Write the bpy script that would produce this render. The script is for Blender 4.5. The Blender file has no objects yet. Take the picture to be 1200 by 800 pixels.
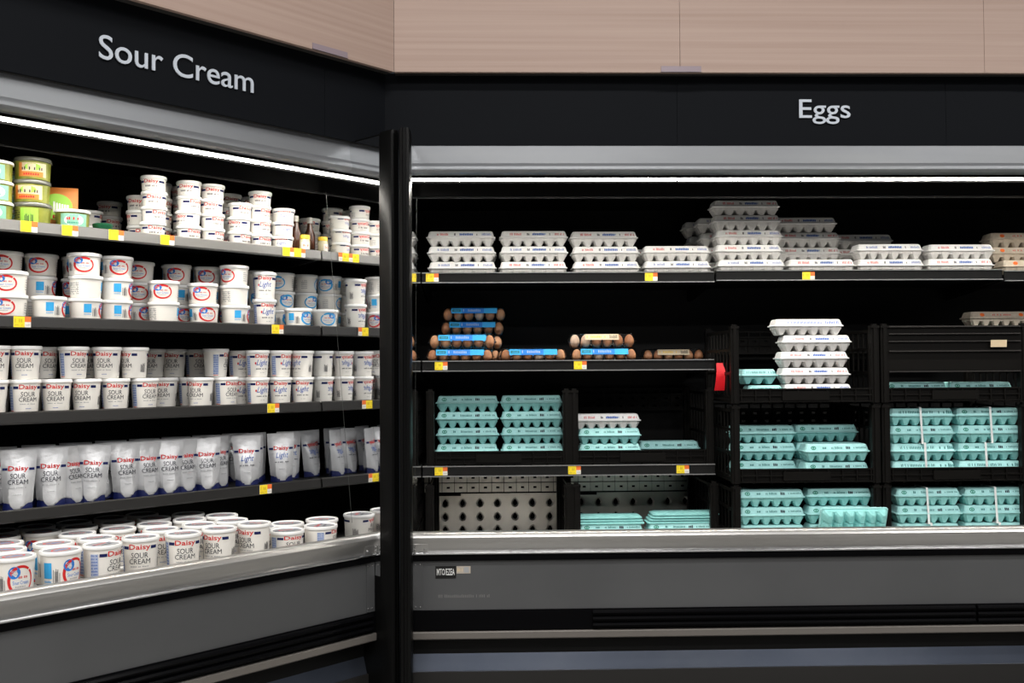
import bpy, bmesh, math, random
from math import sin, cos, pi, radians, sqrt
from mathutils import Matrix, Vector
random.seed(7)
scene = bpy.context.scene
COL = scene.collection

# ---------------------------------------------------------------- camera
def build_camera():
    yaw, pitch, roll = radians(1.5), radians(1.58), radians(0.35)
    fwd = Vector((sin(yaw)*cos(pitch), cos(yaw)*cos(pitch), sin(pitch)))
    right = Vector((cos(yaw), -sin(yaw), 0)); up = right.cross(fwd)
    r2 = right*cos(roll)-up*sin(roll); u2 = up*cos(roll)+right*sin(roll)
    cd = bpy.data.cameras.new('camera'); co = bpy.data.objects.new('camera', cd); COL.objects.link(co)
    m = Matrix((r2, u2, -fwd)).transposed().to_4x4(); m.translation = (0, 0, 1.22)
    co.matrix_world = m
    cd.sensor_width = 36; cd.lens = 36*1141/1200; cd.clip_start = .05
    scene.camera = co
build_camera()

# ---------------------------------------------------------------- world, store lights, exposure
w = bpy.data.worlds.new('store_ambient'); scene.world = w; w.use_nodes = True
w.node_tree.nodes['Background'].inputs[0].default_value = (.80, .88, 1, 1)
w.node_tree.nodes['Background'].inputs[1].default_value = .03
vs = scene.view_settings
vs.view_transform = 'Standard'; vs.look = 'None'; vs.gamma = 1; vs.use_curve_mapping = False
vs.exposure = 0.3
LED = 84.0
def ceiling_lamp(x, y, e, sx=2.4, sy=.35):
    l = bpy.data.lights.new('store_ceiling_lamp', 'AREA'); l.shape = 'RECTANGLE'; l.size = sx; l.size_y = sy
    l.energy = e; l.color = (1, .975, .95)
    o = bpy.data.objects.new('store_ceiling_lamp', l); COL.objects.link(o); o.location = (x, y, 4.6)
for lx in (-3.4, .6, 4.6):
    for ly, le in ((.9, 90), (-2.2, 115), (-5.6, 60)):
        ceiling_lamp(lx, ly, le)

# ---------------------------------------------------------------- materials
MATS = {}
def mat(name, col, rough=.5, metal=0, emit=0, trans=0, spec=.5, ecol=None, bump=0, bscale=40):
    if name in MATS: return MATS[name]
    m = bpy.data.materials.new(name); m.use_nodes = True
    b = m.node_tree.nodes['Principled BSDF']
    b.inputs['Base Color'].default_value = (*col, 1); b.inputs['Roughness'].default_value = rough
    b.inputs['Metallic'].default_value = metal; b.inputs['Specular IOR Level'].default_value = spec
    if emit:
        b.inputs['Emission Color'].default_value = (*(ecol or col), 1); b.inputs['Emission Strength'].default_value = emit
    if bump:
        n = m.node_tree.nodes.new('ShaderNodeTexNoise'); n.inputs['Scale'].default_value = bscale; n.inputs['Detail'].default_value = 4
        tc = m.node_tree.nodes.new('ShaderNodeTexCoord'); bp = m.node_tree.nodes.new('ShaderNodeBump')
        bp.inputs['Strength'].default_value = bump; bp.inputs['Distance'].default_value = .004
        m.node_tree.links.new(tc.outputs['Object'], n.inputs['Vector'])
        m.node_tree.links.new(n.outputs['Fac'], bp.inputs['Height']); m.node_tree.links.new(bp.outputs['Normal'], b.inputs['Normal'])
    MATS[name] = m; return m

def mottled(name, c1, c2, rough=.6, scale=(8, 8, 8), metal=0, bump=0, spec=.5, detail=6, lo=.35, hi=.65):
    m = bpy.data.materials.new(name); m.use_nodes = True; nt = m.node_tree
    b = nt.nodes['Principled BSDF']; b.inputs['Roughness'].default_value = rough; b.inputs['Metallic'].default_value = metal
    b.inputs['Specular IOR Level'].default_value = spec
    tc = nt.nodes.new('ShaderNodeTexCoord'); mp = nt.nodes.new('ShaderNodeMapping'); mp.inputs['Scale'].default_value = scale
    n = nt.nodes.new('ShaderNodeTexNoise'); n.inputs['Scale'].default_value = 1; n.inputs['Detail'].default_value = detail
    r = nt.nodes.new('ShaderNodeValToRGB')
    r.color_ramp.elements[0].position = lo; r.color_ramp.elements[0].color = (*c1, 1)
    r.color_ramp.elements[1].position = hi; r.color_ramp.elements[1].color = (*c2, 1)
    L = nt.links.new
    L(tc.outputs['Object'], mp.inputs['Vector']); L(mp.outputs[0], n.inputs['Vector']); L(n.outputs['Fac'], r.inputs[0]); L(r.outputs[0], b.inputs['Base Color'])
    if bump:
        bp = nt.nodes.new('ShaderNodeBump'); bp.inputs['Strength'].default_value = bump; bp.inputs['Distance'].default_value = .002
        L(n.outputs['Fac'], bp.inputs['Height']); L(bp.outputs[0], b.inputs['Normal'])
    MATS[name] = m; return m

def clear_plastic(name):
    m = bpy.data.materials.new(name); m.use_nodes = True; nt = m.node_tree; nt.nodes.clear()
    o = nt.nodes.new('ShaderNodeOutputMaterial'); mx = nt.nodes.new('ShaderNodeMixShader')
    t = nt.nodes.new('ShaderNodeBsdfTransparent'); t.inputs[0].default_value = (.93, .95, .95, 1)
    g = nt.nodes.new('ShaderNodeBsdfGlossy'); g.inputs['Roughness'].default_value = .12; g.inputs[0].default_value = (.9, .9, .9, 1)
    f = nt.nodes.new('ShaderNodeFresnel'); f.inputs[0].default_value = 1.45
    nt.links.new(f.outputs[0], mx.inputs[0]); nt.links.new(t.outputs[0], mx.inputs[1]); nt.links.new(g.outputs[0], mx.inputs[2])
    nt.links.new(mx.outputs[0], o.inputs[0]); MATS[name] = m; return m

WOOD = mottled('pale_wood_laminate', (.385, .27, .22), (.45, .33, .275), .55, (.7, 2, 60), bump=.03, detail=5, lo=.3, hi=.7)
FASCIA = mat('charcoal_fascia', (.0062, .0072, .0092), .6, spec=.06)
SEAM = mat('dark_seam', (.02, .018, .016), .8)
LETTER = mat('sign_letter_white', (.56, .61, .68), .5)
GREYMET = mottled('satin_grey_metal', (.21, .22, .235), (.235, .245, .255), .38, (1.5, 1.5, 9), metal=.35)
PANELGREY = mottled('grey_painted_panel', (.082, .084, .087), (.096, .098, .101), .42, (2, 2, 2), metal=.25)
BUMPER = mottled('brushed_aluminium', (.38, .375, .365), (.43, .425, .415), .30, (1, 40, 40), metal=.8)
CHROME = mat('polished_trim', (.75, .76, .78), .18, 1)
RUBBER = mat('black_rubber', (.0025, .0025, .003), .2, spec=.04)
BLACKIN = mat('black_case_interior', (.004, .004, .004), .5, spec=.18)
BLACKGL = mat('black_gloss_post', (.004, .004, .004), .32, spec=.12)
MIRROR = mat('mirror_end_glass', (.80, .81, .82), .03, 1)
EDGE = mat('glass_edge', (.06, .065, .06), .3)
RAILG = mat('lamplit_price_rail', (.20, .195, .185), .35, .5)  # top-shelf rail, paler because the lamplight on it is put into the colour
RAILK = mat('dark_price_rail', (.022, .021, .020), .35, .2)  # on the lower rails this colour has their shade put in
RAILB = mat('black_price_rail', (.008, .008, .008), .25)
LIP = mat('rail_lip_metal', (.42, .42, .42), .3, .7)
STEEL = mottled('galvanised_steel', (.66, .63, .58), (.82, .79, .74), .30, (9, 9, 4), metal=.85, bump=.05)
DECKM = mottled('pale_deck_metal', (.55, .53, .50), (.62, .60, .57), .45, (9, 9, 4), metal=.1)
CRBAR = mat('crate_bar_highlight', (.03, .028, .027), .4, spec=.2)  # paler than the crate: lamp highlights on the bar edges, painted in
DARKHOLE = mat('dark_hole', (.0015, .0015, .0015), .9, spec=.05)
CRATE = mat('black_crate_plastic', (.006, .0055, .005), .4, spec=.10)
KICK = mottled('kick_plate_sheen', (.085, .10, .135), (.11, .125, .16), .28, (3, 3, 3), metal=.8)  # bluish reflection on the kick plate put into its colour
TOE = mat('toe_strip', (.18, .165, .15), .4, .4)
FLOORM = mottled('polished_floor', (.19, .185, .175), (.23, .225, .215), .25, (3, 3, 3))
WHITE = mat('white_plastic_tub', (.82, .79, .735), .35)
LIDW = mat('white_plastic_lid', (.82, .815, .80), .3)
FILM = mat('lid_film', (.60, .61, .64), .15, .25)
RED = mat('print_red', (.62, .03, .03), .6, spec=.12)
ORANGE = mat('print_orange', (.85, .16, .03), .6, spec=.12)
NAVY = mat('print_navy', (.012, .018, .09), .6, spec=.12)
INK = mat('print_ink', (.02, .022, .035), .6, spec=.12)
GREYP = mat('print_grey', (.34, .35, .36), .6, spec=.12)
BLUE = mat('print_blue', (.03, .20, .62), .6, spec=.12)
SKY = mat('print_sky_blue', (.05, .38, .75), .6, spec=.12)
PALEB = mat('print_pale_blue', (.42, .48, .62), .6, spec=.12)
SCRIPT = mat('print_script_blue', (.06, .13, .42), .6, spec=.12)
GREEN = mat('print_green', (.02, .22, .15), .6, spec=.12)
DKTEAL = mat('print_dark_teal', (.03, .16, .16), .6, spec=.12)
FOIL = mat('pouch_film', (.56, .565, .575), .3, .3, bump=.6, bscale=22)
NAVYF = mat('pouch_navy_base', (.006, .011, .075), .35)
PULP = mottled('grey_pulp', (.60, .585, .565), (.68, .665, .645), .85, (60, 60, 60), bump=.15)
FOAMW = mat('white_foam_lid', (.80, .795, .785), .6)
CYAN = mottled('teal_pulp', (.22, .545, .53), (.27, .61, .595), .75, (50, 50, 50), bump=.12)
CYANL = mottled('pale_teal_lid', (.35, .67, .665), (.40, .73, .725), .7, (40, 40, 40))
BEIGE = mottled('beige_pulp', (.50, .43, .34), (.58, .50, .41), .85, (60, 60, 60), bump=.1)
EGGM = [mottled('brown_egg_%d' % i, c, tuple(min(1, k*1.12) for k in c), .5, (30, 30, 30)) for i, c in enumerate(((.60, .27, .13), (.66, .33, .17), (.52, .22, .10), (.78, .56, .42)))]
CLEAR = clear_plastic('clear_carton_plastic')
YEL = mat('tag_yellow', (.90, .68, .02), .5); TAGW = mat('tag_white', (.80, .76, .70), .5); TAGO = mat('tag_orange', (.86, .17, .03), .5)
TAGINK = mat('tag_ink', (.38, .26, .01), .5)
REDTAG = mat('red_tag', (.62, .005, .012), .4)
STRAP = mat('white_strap', (.78, .80, .80), .4)
GUAC = mottled('avocado_dip', (.16, .18, .02), (.26, .27, .05), .3, (30, 30, 30))
MINT = mat('mint_label', (.20, .44, .33), .5); LIME = mat('lime_print', (.30, .58, .06), .5)
ORG2 = mat('orange_card', (.62, .20, .03), .5); YCAP = mat('yellow_cap', (.78, .50, .03), .4); JAR = mat('jar_cream', (.62, .55, .36), .25)
AMBER = mat('dark_bottle', (.09, .03, .015), .2); SMOKE = mat('smoky_lid', (.12, .12, .10), .2)
CLIP = mat('clear_lilac_clip', (.31, .25, .28), .25); KRAFT = mat('kraft_label', (.62, .50, .33), .5)
STK = mat('sticker_black', (.004, .004, .004), .4); STKB = mat('sticker_beige', (.42, .37, .31), .6); STKW = mat('sticker_white', (.75, .75, .74), .5)
GHOST = mat('faded_print', (.19, .185, .18), .5); SCREW = mat('screw_head', (.5, .5, .5), .25, .9)
LAMP = mat('led_diffuser', (1, .98, .93), .5, emit=LED, ecol=(1, .955, .86))

# ---------------------------------------------------------------- mesh helpers
class MB:
    def __init__(s): s.v = []; s.f = []; s.m = []; s.mats = []
    def mi(s, m):
        if m not in s.mats: s.mats.append(m)
        return s.mats.index(m)
    def add(s, vs, fs, m):
        k = len(s.v); i = s.mi(m); s.v += [tuple(p) for p in vs]
        for f in fs: s.f.append(tuple(k+j for j in f)); s.m.append(i)
        return s
    def box(s, x0, x1, y0, y1, z0, z1, m, bev=0):
        if bev:
            b = bev
            pr = [(y0+b, z0), (y1-b, z0), (y1, z0+b), (y1, z1-b), (y1-b, z1), (y0+b, z1), (y0, z1-b), (y0, z0+b)]
            return s.extrude(pr, x0, x1, m)
        vs = [(x, y, z) for x in (x0, x1) for y in (y0, y1) for z in (z0, z1)]
        return s.add(vs, [(0, 1, 3, 2), (4, 6, 7, 5), (0, 4, 5, 1), (2, 3, 7, 6), (0, 2, 6, 4), (1, 5, 7, 3)], m)
    def extrude(s, pr, x0, x1, m, closed=True):       # profile (y,z) along x
        n = len(pr); vs = [(x0, y, z) for y, z in pr]+[(x1, y, z) for y, z in pr]
        fs = [(i, (i+1) % n, n+(i+1) % n, n+i) for i in range(n if closed else n-1)]
        if closed: fs += [tuple(range(n))[::-1], tuple(range(n, 2*n))]
        return s.add(vs, fs, m)
    def lathe(s, pr, m, n=26, cx=0, cy=0, z=0, sx=1, sy=1):
        vs = []; fs = []; rings = []
        for r, h in pr:
            if r < 1e-6: rings.append([len(vs)]); vs.append((cx, cy, z+h))
            else:
                rings.append(list(range(len(vs), len(vs)+n)))
                vs += [(cx+r*sx*sin(2*pi*i/n), cy-r*sy*cos(2*pi*i/n), z+h) for i in range(n)]
        for a, b in zip(rings, rings[1:]):
            for i in range(n):
                j = (i+1) % n
                if len(a) == 1: fs.append((a[0], b[j], b[i]))
                elif len(b) == 1: fs.append((a[i], a[j], b[0]))
                else: fs.append((a[i], a[j], b[j], b[i]))
        return s.add(vs, fs, m)
    def loft(s, rings, m, cap0=True, cap1=True):
        n = len(rings[0]); vs = [p for r in rings for p in r]; fs = []
        for k in range(len(rings)-1):
            for i in range(n):
                j = (i+1) % n; fs.append((k*n+i, k*n+j, (k+1)*n+j, (k+1)*n+i))
        if cap0: fs.append(tuple(range(n))[::-1])
        if cap1: fs.append(tuple(range((len(rings)-1)*n, len(rings)*n)))
        return s.add(vs, fs, m)
    def build(s, name, parent=None, smooth=0, fixn=True):
        me = bpy.data.meshes.new(name); me.from_pydata(s.v, [], s.f); me.update()
        for m in s.mats: me.materials.append(m)
        me.polygons.foreach_set('material_index', s.m)
        if fixn:
            bm = bmesh.new(); bm.from_mesh(me); bmesh.ops.recalc_face_normals(bm, faces=bm.faces); bm.to_mesh(me); bm.free()
        if smooth:
            me.shade_smooth() if hasattr(me, 'shade_smooth') else None
            try: me.set_sharp_from_angle(angle=radians(smooth))
            except Exception: pass
        o = bpy.data.objects.new(name, me); COL.objects.link(o)
        if parent: o.parent = parent
        return o

_TC = {}
def text2d(body, shear=0, bold=0, res=2):
    """flat glyph outlines, width and height measured in units of the font size"""
    k = (body, shear, bold, res)
    if k in _TC: return _TC[k]
    c = bpy.data.curves.new('t', 'FONT'); c.body = body; c.size = 1; c.shear = shear; c.offset = bold; c.resolution_u = res
    o = bpy.data.objects.new('t', c); COL.objects.link(o)
    bpy.context.view_layer.update()
    me = o.to_mesh(); vs = [tuple(v.co) for v in me.vertices]; fs = [tuple(p.vertices) for p in me.polygons]; o.to_mesh_clear()
    bpy.data.objects.remove(o); bpy.data.curves.remove(c)
    xs = [v[0] for v in vs]; ys = [v[1] for v in vs]; x0, x1 = min(xs), max(xs); y0, y1 = min(ys), max(ys)
    # normalised 0..1 over bounding box
    _TC[k] = ([((x-x0)/(x1-x0), (y-y0)/(y1-y0)) for x, y, _ in vs], fs); return _TC[k]
def text_rect(body, x0, x1, z0, z1, **k):
    vs, fs = text2d(body, **k); return [(x0+a*(x1-x0), z0+b*(z1-z0)) for a, b in vs], fs
def rect2d(x0, x1, z0, z1, n=1):
    vs = []; fs = []
    for i in range(n+1):
        x = x0+(x1-x0)*i/n; vs += [(x, z0), (x, z1)]
    for i in range(n): fs.append((2*i, 2*i+2, 2*i+3, 2*i+1))
    return vs, fs
def ring2d(cx, cz, rx, rz, t, n=28, a0=0, a1=2*pi, t2=None):
    vs = []; fs = []
    for i in range(n+1):
        a = a0+(a1-a0)*i/n; w = t if t2 is None else t+(t2-t)*(.5-.5*cos(a+.6))
        vs += [(cx+rx*cos(a), cz+rz*sin(a)), (cx+(rx-w)*cos(a), cz+(rz-w)*sin(a))]
    for i in range(n): fs.append((2*i, 2*i+2, 2*i+3, 2*i+1))
    return vs, fs
def disc2d(cx, cz, rx, rz, n=16):
    return [(cx+rx*cos(2*pi*i/n), cz+rz*sin(2*pi*i/n)) for i in range(n)], [tuple(range(n))]
def strokes2d(x0, x1, z0, z1, n, rnd, fill=.6):
    """a row of tiny pen strokes: print too small to read"""
    vs = []; fs = []; p = (x1-x0)/n
    for i in range(n):
        if rnd.random() < .1: continue
        a = x0+i*p; h = z0+(z1-z0)*(.7+.3*rnd.random())
        k = len(vs); vs += [(a, z0), (a+p*fill, z0), (a+p*fill, h), (a, h)]; fs.append((k, k+1, k+2, k+3))
    return vs, fs
def wrap(mb, g, rfn, m, ang=0, eps=.0006):
    vs, fs = g; out = []
    for x, z in vs:
        r = rfn(z)+eps; t = ang+x/rfn(z); out.append((r*sin(t), -r*cos(t), z))
    mb.add(out, fs, m)
def flat(mb, g, m, y=0, tilt=None):
    vs, fs = g; mb.add([(x, y if tilt is None else tilt(z), z) for x, z in vs], fs, m)

def empty(name, loc=(0, 0, 0), rz=0, parent=None):
    o = bpy.data.objects.new(name, None); COL.objects.link(o); o.location = loc; o.rotation_euler = (0, 0, rz); o.empty_display_size = .05
    if parent: o.parent = parent
    return o
def tag(o, label, cat, group=None):
    o['label'] = label; o['category'] = cat
    if group: o['group'] = group
    return o
def struct(o, label=None):
    o['kind'] = 'structure'
    if label: o['label'] = label
    return o
USED = set()
KIDS = {}
def kids(o):
    return KIDS.get(o.name, [])
def reg(root, *parts):
    KIDS[root.name] = list(parts); return root
def place(root, label, cat, group, mw):
    """first use moves the prototype itself, later uses copy it with its parts and sub-parts"""
    if root.name not in USED:
        USED.add(root.name); r = root
    else:
        r = root.copy(); COL.objects.link(r)
        for ch in kids(root):
            c = ch.copy(); COL.objects.link(c); c.parent = r
            for g in kids(ch):
                d = g.copy(); COL.objects.link(d); d.parent = c
    r.matrix_world = mw; tag(r, label, cat, group); return r

# frames of the two cases (origin = front of the end panel, x along the front, y into the case)
ML = Matrix.Translation((-.365, 3.622, 0)) @ Matrix.Rotation(pi/4, 4, 'Z')
MR = Matrix.Translation((-.285, 3.600, 0))
def at(M, u, v, z, rz=0, rx=0, ry=0):
    return M @ Matrix.Translation((u, v, z)) @ Matrix.Rotation(rz, 4, 'Z') @ Matrix.Rotation(ry, 4, 'Y') @ Matrix.Rotation(rx, 4, 'X')
ORD = ['first', 'second', 'third', 'fourth', 'fifth', 'sixth', 'seventh', 'eighth', 'ninth', 'tenth', 'eleventh', 'twelfth', 'thirteenth', 'fourteenth', 'fifteenth', 'sixteenth', 'seventeenth', 'eighteenth']
def level(k, n):
    if n == 1: return 'single tub'
    return 'bottom' if k == 0 else 'top' if k == n-1 else ['', 'second from bottom', 'third from bottom', 'fourth from bottom'][k] if n > 3 else 'middle'

# ---------------------------------------------------------------- setting: floor, wood walls
fl = MB().box(-9, 10, -12, 5.6, -.05, 0, FLOORM).build('floor'); struct(fl)
def wood_wall(name, M, u0, u1, v, cuts, z0=2.385, z1=4.2):
    root = empty(name); root.matrix_world = M; struct(root)
    MB().box(u0, u1, v+.02, v+.05, z0, z1, SEAM).build('backing_board', root)
    xs = [u0]+cuts+[u1]
    for a, b in zip(xs, xs[1:]): MB().box(a+.0008, b-.0008, v, v+.019, z0, z1, WOOD).build('wood_panel', root)
    return root
# corner of both wood planes
def corner_u_left(vl, vr):
    return ((3.6+vr)-3.622-vl*sqrt(.5))/sqrt(.5)
def corner_u_right(vl, vr):
    u = corner_u_left(vl, vr); return -.365+(u-vl)*sqrt(.5)+.285
wl = wood_wall('wall_left', ML, -3.6, corner_u_left(.12, .20), .12, [-1.28])
wr = wood_wall('wall_back', MR, corner_u_right(.12, .20), 4.2, .20, [1.056, 2.276])

# sign boards (charcoal fascia with lettering)
def sign_board(M, u0, u1, v, cuts, text, t0, t1, b0, b1, label):
    root = empty('sign_board'); root.matrix_world = M
    xs = [u0]+cuts+[u1]
    for a, b in zip(xs, xs[1:]): MB().box(a+.0006, b-.0006, v, v+.012, 2.10, 2.40, FASCIA).build('sign_panel', root)
    MB().box(u0, u1, v+.012, v+.03, 2.10, 2.40, SEAM).build('backing_board', root)
    x = t0
    mb = MB(); vs, fs = text_rect(text, t0, t1, b0, b1, bold=.004, res=6)
    n = len(vs)
    mb.add([(a, v-.004, c) for a, c in vs], fs, LETTER)
    lt = mb.build('lettering', root); lt['label'] = 'white lettering reading %s' % text
    md = lt.modifiers.new('depth', 'SOLIDIFY'); md.thickness = .004; md.offset = -1
    return tag(root, label, 'sign')
sign_board(ML, -3.4, corner_u_left(.20, .27), .20, [-1.36, -.14], 'Sour Cream', -.998, -.449, 2.1975, 2.2755, 'charcoal sign board reading Sour Cream above the tub case')
sign_board(MR, corner_u_right(.20, .27)-.04, 4.0, .27, [1.056, 2.15], 'Eggs', 1.549, 1.757, 2.196, 2.2955, 'charcoal sign board reading Eggs above the egg carton case')
def clip(M, u0, u1, v, z0, z1, label):
    o = MB().box(u0, u1, v-.004, v-.0005, z0, z1, CLIP).box(u0, u1, v-.007, v-.0005, z0, z0+.004, CLIP).build('sign_clip'); o.matrix_world = M; tag(o, label, 'clip', 'sign clips on the wood')
clip(ML, -.2525, -.096, .12, 2.385, 2.408, 'clear lilac sign clip on wood panel above sour cream sign')
clip(MR, .98, 1.139, .20, 2.385, 2.409, 'clear lilac sign clip at the wood panel seam')
clip(MR, 2.50, 2.66, .20, 2.385, 2.409, 'clear lilac sign clip at right edge of photo')

# ---------------------------------------------------------------- refrigerated cases
def refrigerated_case(M, u0, u1, endside, label, shelves, deck_z, back_v, bars, joints):
    """endside: +1 mirror end panel at u1 (left case), -1 at u0 (right case)"""
    root = empty('refrigerated_case'); root.matrix_world = M; tag(root, label, 'display case')
    # tub and back
    MB().box(u0, u1, back_v, back_v+.04, .02, 2.08, BLACKIN).build('back_panel', root)
    MB().box(u0, u1, .10, back_v, deck_z-.02, deck_z, DECKM).build('deck', root)
    MB().box(u0, u1, .30, back_v, 2.0, 2.08, BLACKIN).build('ceiling_panel', root)
    MB().box(u0, u1, .1005, .106, deck_z, .590, DECKM).build('deck_liner', root)
    # canopy
    pr = [(.30, 2.10), (.232, 2.10), (.226, 2.03), (.219, 2.022), (.213, 2.012), (.213, 2.003), (.219, 1.995), (.232, 1.990), (.247, 1.986), (.30, 1.992)]
    can = MB().extrude(pr, u0, u1, GREYMET).build('canopy', root, smooth=35)
    # LED strips
    js = [u0]+joints+[u1]
    for a, b in zip(js, js[1:]):
        lp = MB()
        prl = [(.259, 1.9760), (.2595, 1.9738), (.282, 1.9705), (.2825, 1.9760)]
        lp.extrude(prl, a+.003, b-.003, LAMP).build('light_strip', can)
    MB().extrude([(.248, 1.988), (.249, 1.9775), (.289, 1.9775), (.2905, 1.9650), (.293, 1.9650), (.294, 1.992)], u0, u1, DARKHOLE).build('light_housing', can)
    MB().box(u0, u1, .42, .426, 1.925, 1.9285, RAILK).box(u0, u1, .422, .47, 1.932, 2.0, BLACKIN).build('air_grille', root)
    # bumper rail
    pr = [(.10, .56), (.10, .600), (.093, .608), (.082, .611), (.070, .608), (.060, .601), (.054, .590), (.055, .578), (.060, .570), (.068, .536), (.070, .534), (.10, .534)]
    bm = MB().extrude(pr, u0, u1, BUMPER).build('bumper_rail', root, smooth=32)
    MB().extrude([(.10, .534), (.064, .534), (.060, .531), (.060, .527), (.064, .525), (.10, .525)], u0, u1, CHROME).build('chrome_bead', bm, smooth=30)
    MB().box(u0, u1, .066, .10, .501, .525, RUBBER, .004).build('rubber_strip', bm)
    # front panel
    MB().box(u0, u1, .082, .10, .29, .503, PANELGREY).build('front_panel', root)
    bb = MB().box(u0, u1, .078, .10, .242, .316, RUBBER)
    bb.build('lower_trim', root)
    for a, b in bars:
        for k in range(3):
            z = .2465+.0235*k
            MB().extrude([(.079, z), (.066, z+.003), (.062, z+.010), (.066, z+.017), (.079, z+.020)], a, b, RUBBER).build('rub_rail', root, smooth=40)
    MB().box(u0, u1, .072, .10, .208, .237, TOE, .004).build('toe_strip', root)
    MB().box(u0, u1, .15, .165, .135, .215, BLACKIN).extrude([(.15, .135), (.130, .075), (.165, .075), (.165, .135)], u0, u1, KICK).box(u0, u1, .12, .165, 0, .075, RAILK).build('kick_plate', root)  # sloped band has its bluish reflection painted in
    # end panel with mirror lining
    e = u1 if endside > 0 else u0; t = .034*endside
    a, b = sorted((e, e+t))
    ep = MB().box(a, b, .03, back_v+.04, .0, 2.105, BLACKGL).build('end_panel', root)
    MB().box(*sorted((e-.0015*endside, e)), .03, back_v, deck_z, 2.098, MIRROR).build('mirror_lining', ep)
    # slanted joint line on the mirror
    x0, x1 = sorted((e-.0019*endside, e-.0016*endside))
    MB().loft([[(x0, .218, .63), (x1, .218, .63), (x1, .2190, .63), (x0, .2190, .63)], [(x0, .385, 1.93), (x1, .385, 1.93), (x1, .3860, 1.93), (x0, .3860, 1.93)]], EDGE).build('glass_edge', ep)
    # rounded gloss post in front of the panel
    lo, hi = sorted((e-.008*endside, e+.036*endside)); c = (lo+hi)/2; h = (hi-lo)/2
    ring = lambda z, k=1: [(c+k*h*cx, -.004+.034*cy+.010, z) for cx, cy in ((-1, 1), (-1, -.5), (-.8, -.9), (-.35, -1), (-.28, -.8), (.28, -.8), (.35, -1), (.8, -.9), (1, -.5), (1, 1))]
    MB().loft([ring(.0), ring(2.098), ring(2.110, .8)], BLACKGL).build('corner_post', ep, smooth=30)
    # bumper end bracket and panel bracket with screws
    d = -endside
    br = MB(); x0, x1 = sorted((e+.004*d, e+.062*d)); br.extrude([(.10, .566), (.0585, .566), (.0655, .537), (.10, .537)], x0, x1, BUMPER); 
    bo = br.build('end_bracket', root)
    def screw(par, x, y, z):
        sc2 = MB()
        ring = [(x+.0042*cos(2*pi*i/10), y, z+.0042*sin(2*pi*i/10)) for i in range(10)]; ring2 = [(x+.0025*cos(2*pi*i/10), y-.003, z+.0025*sin(2*pi*i/10)) for i in range(10)]
        sc2.loft([ring, ring2], SCREW).build('screw', par)
    for xx, zz in ((.012, .558), (.05, .547), (.012, .545)): screw(bo, e+xx*d, .0600+(.558-zz)*.2, zz)
    pb = MB().box(*sorted((e+.004*d, e+.040*d)), .0795, .082, .318, .500, PANELGREY).build('panel_bracket', root)
    for xx in (.014, .032):
        for zz in (.488, .330): screw(pb, e+xx*d, .0795, zz)
    # shelves
    for (s0, s1, zs, zr, vf, style) in shelves:
        sh = MB().box(s0, s1, vf+.004, back_v, zs-.018, zs, BLACKIN).build('shelf', root)
        zb = zr-(.040 if style == 'grey' or style == 'dark' else .046)
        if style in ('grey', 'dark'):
            m = RAILG if style == 'grey' else RAILK  # same rail in two tones: lamplit on top, shaded below, painted in
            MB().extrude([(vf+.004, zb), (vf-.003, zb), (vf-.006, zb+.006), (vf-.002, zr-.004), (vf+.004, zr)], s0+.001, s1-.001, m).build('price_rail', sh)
        else:
            MB().box(s0+.001, s1-.001, vf-.002, vf+.004, zb, zr-.002, RAILB).build('price_rail', sh)
            MB().box(s0+.001, s1-.001, vf-.008, vf+.001, zr-.004, zr, LIP).build('rail_top_lip', sh)
            MB().box(s0+.001, s1-.001, vf-.009, vf+.001, zb-.001, zb+.003, LIP).build('rail_bottom_lip', sh)
        # brackets underneath
        n = max(1, int(round((s1-s0)/1.22)))
        for i in range(n+1):
            x = min(max(s0+(s1-s0)*i/n, s0+.004), s1-.004)
            MB().loft([[(x-.003, vf+.02, zs-.019), (x+.003, vf+.02, zs-.019), (x+.003, back_v, zs-.019), (x-.003, back_v, zs-.019)], [(x-.003, vf+.03, zs-.03), (x+.003, vf+.03, zs-.03), (x+.003, back_v, zs-.08), (x-.003, back_v, zs-.08)]], BLACKIN).build('bracket', sh)
    return root
LZ = dict(s1=1.690, s2=1.388, s3=1.086, s4=.780, deck=.45)
caseL = refrigerated_case(ML, -3.6, 0, 1, 'grey and black refrigerated case of sour cream tubs, left of corner post',
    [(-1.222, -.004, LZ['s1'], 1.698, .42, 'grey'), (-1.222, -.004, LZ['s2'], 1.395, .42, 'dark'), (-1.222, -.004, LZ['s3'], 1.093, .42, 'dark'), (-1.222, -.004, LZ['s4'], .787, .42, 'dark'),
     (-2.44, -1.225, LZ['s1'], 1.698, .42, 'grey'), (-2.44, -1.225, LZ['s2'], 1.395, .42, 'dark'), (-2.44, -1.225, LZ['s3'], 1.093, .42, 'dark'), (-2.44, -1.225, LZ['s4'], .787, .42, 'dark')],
    LZ['deck'], .98, [(-3.6, -.02)], [-2.44, -1.3])
RZ = dict(s1=1.622, s1b=1.628, s2=1.243, s3=.796, deck=.39)
caseR = refrigerated_case(MR, 0, 4.0, -1, 'grey and black refrigerated case of egg cartons, right of corner post',
    [(.004, 1.288, RZ['s1'], 1.640, .65, 'black'), (1.296, 2.572, RZ['s1b'], 1.646, .65, 'black'), (2.58, 3.86, RZ['s1'], 1.640, .65, 'black'),
     (.004, 1.282, RZ['s2'], 1.255, .65, 'black'), (.004, 1.282, RZ['s3'], .798, .65, 'black')],
    RZ['deck'], 1.20, [(.678, 2.13), (2.14, 4.0)], [1.055, 2.35])

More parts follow.
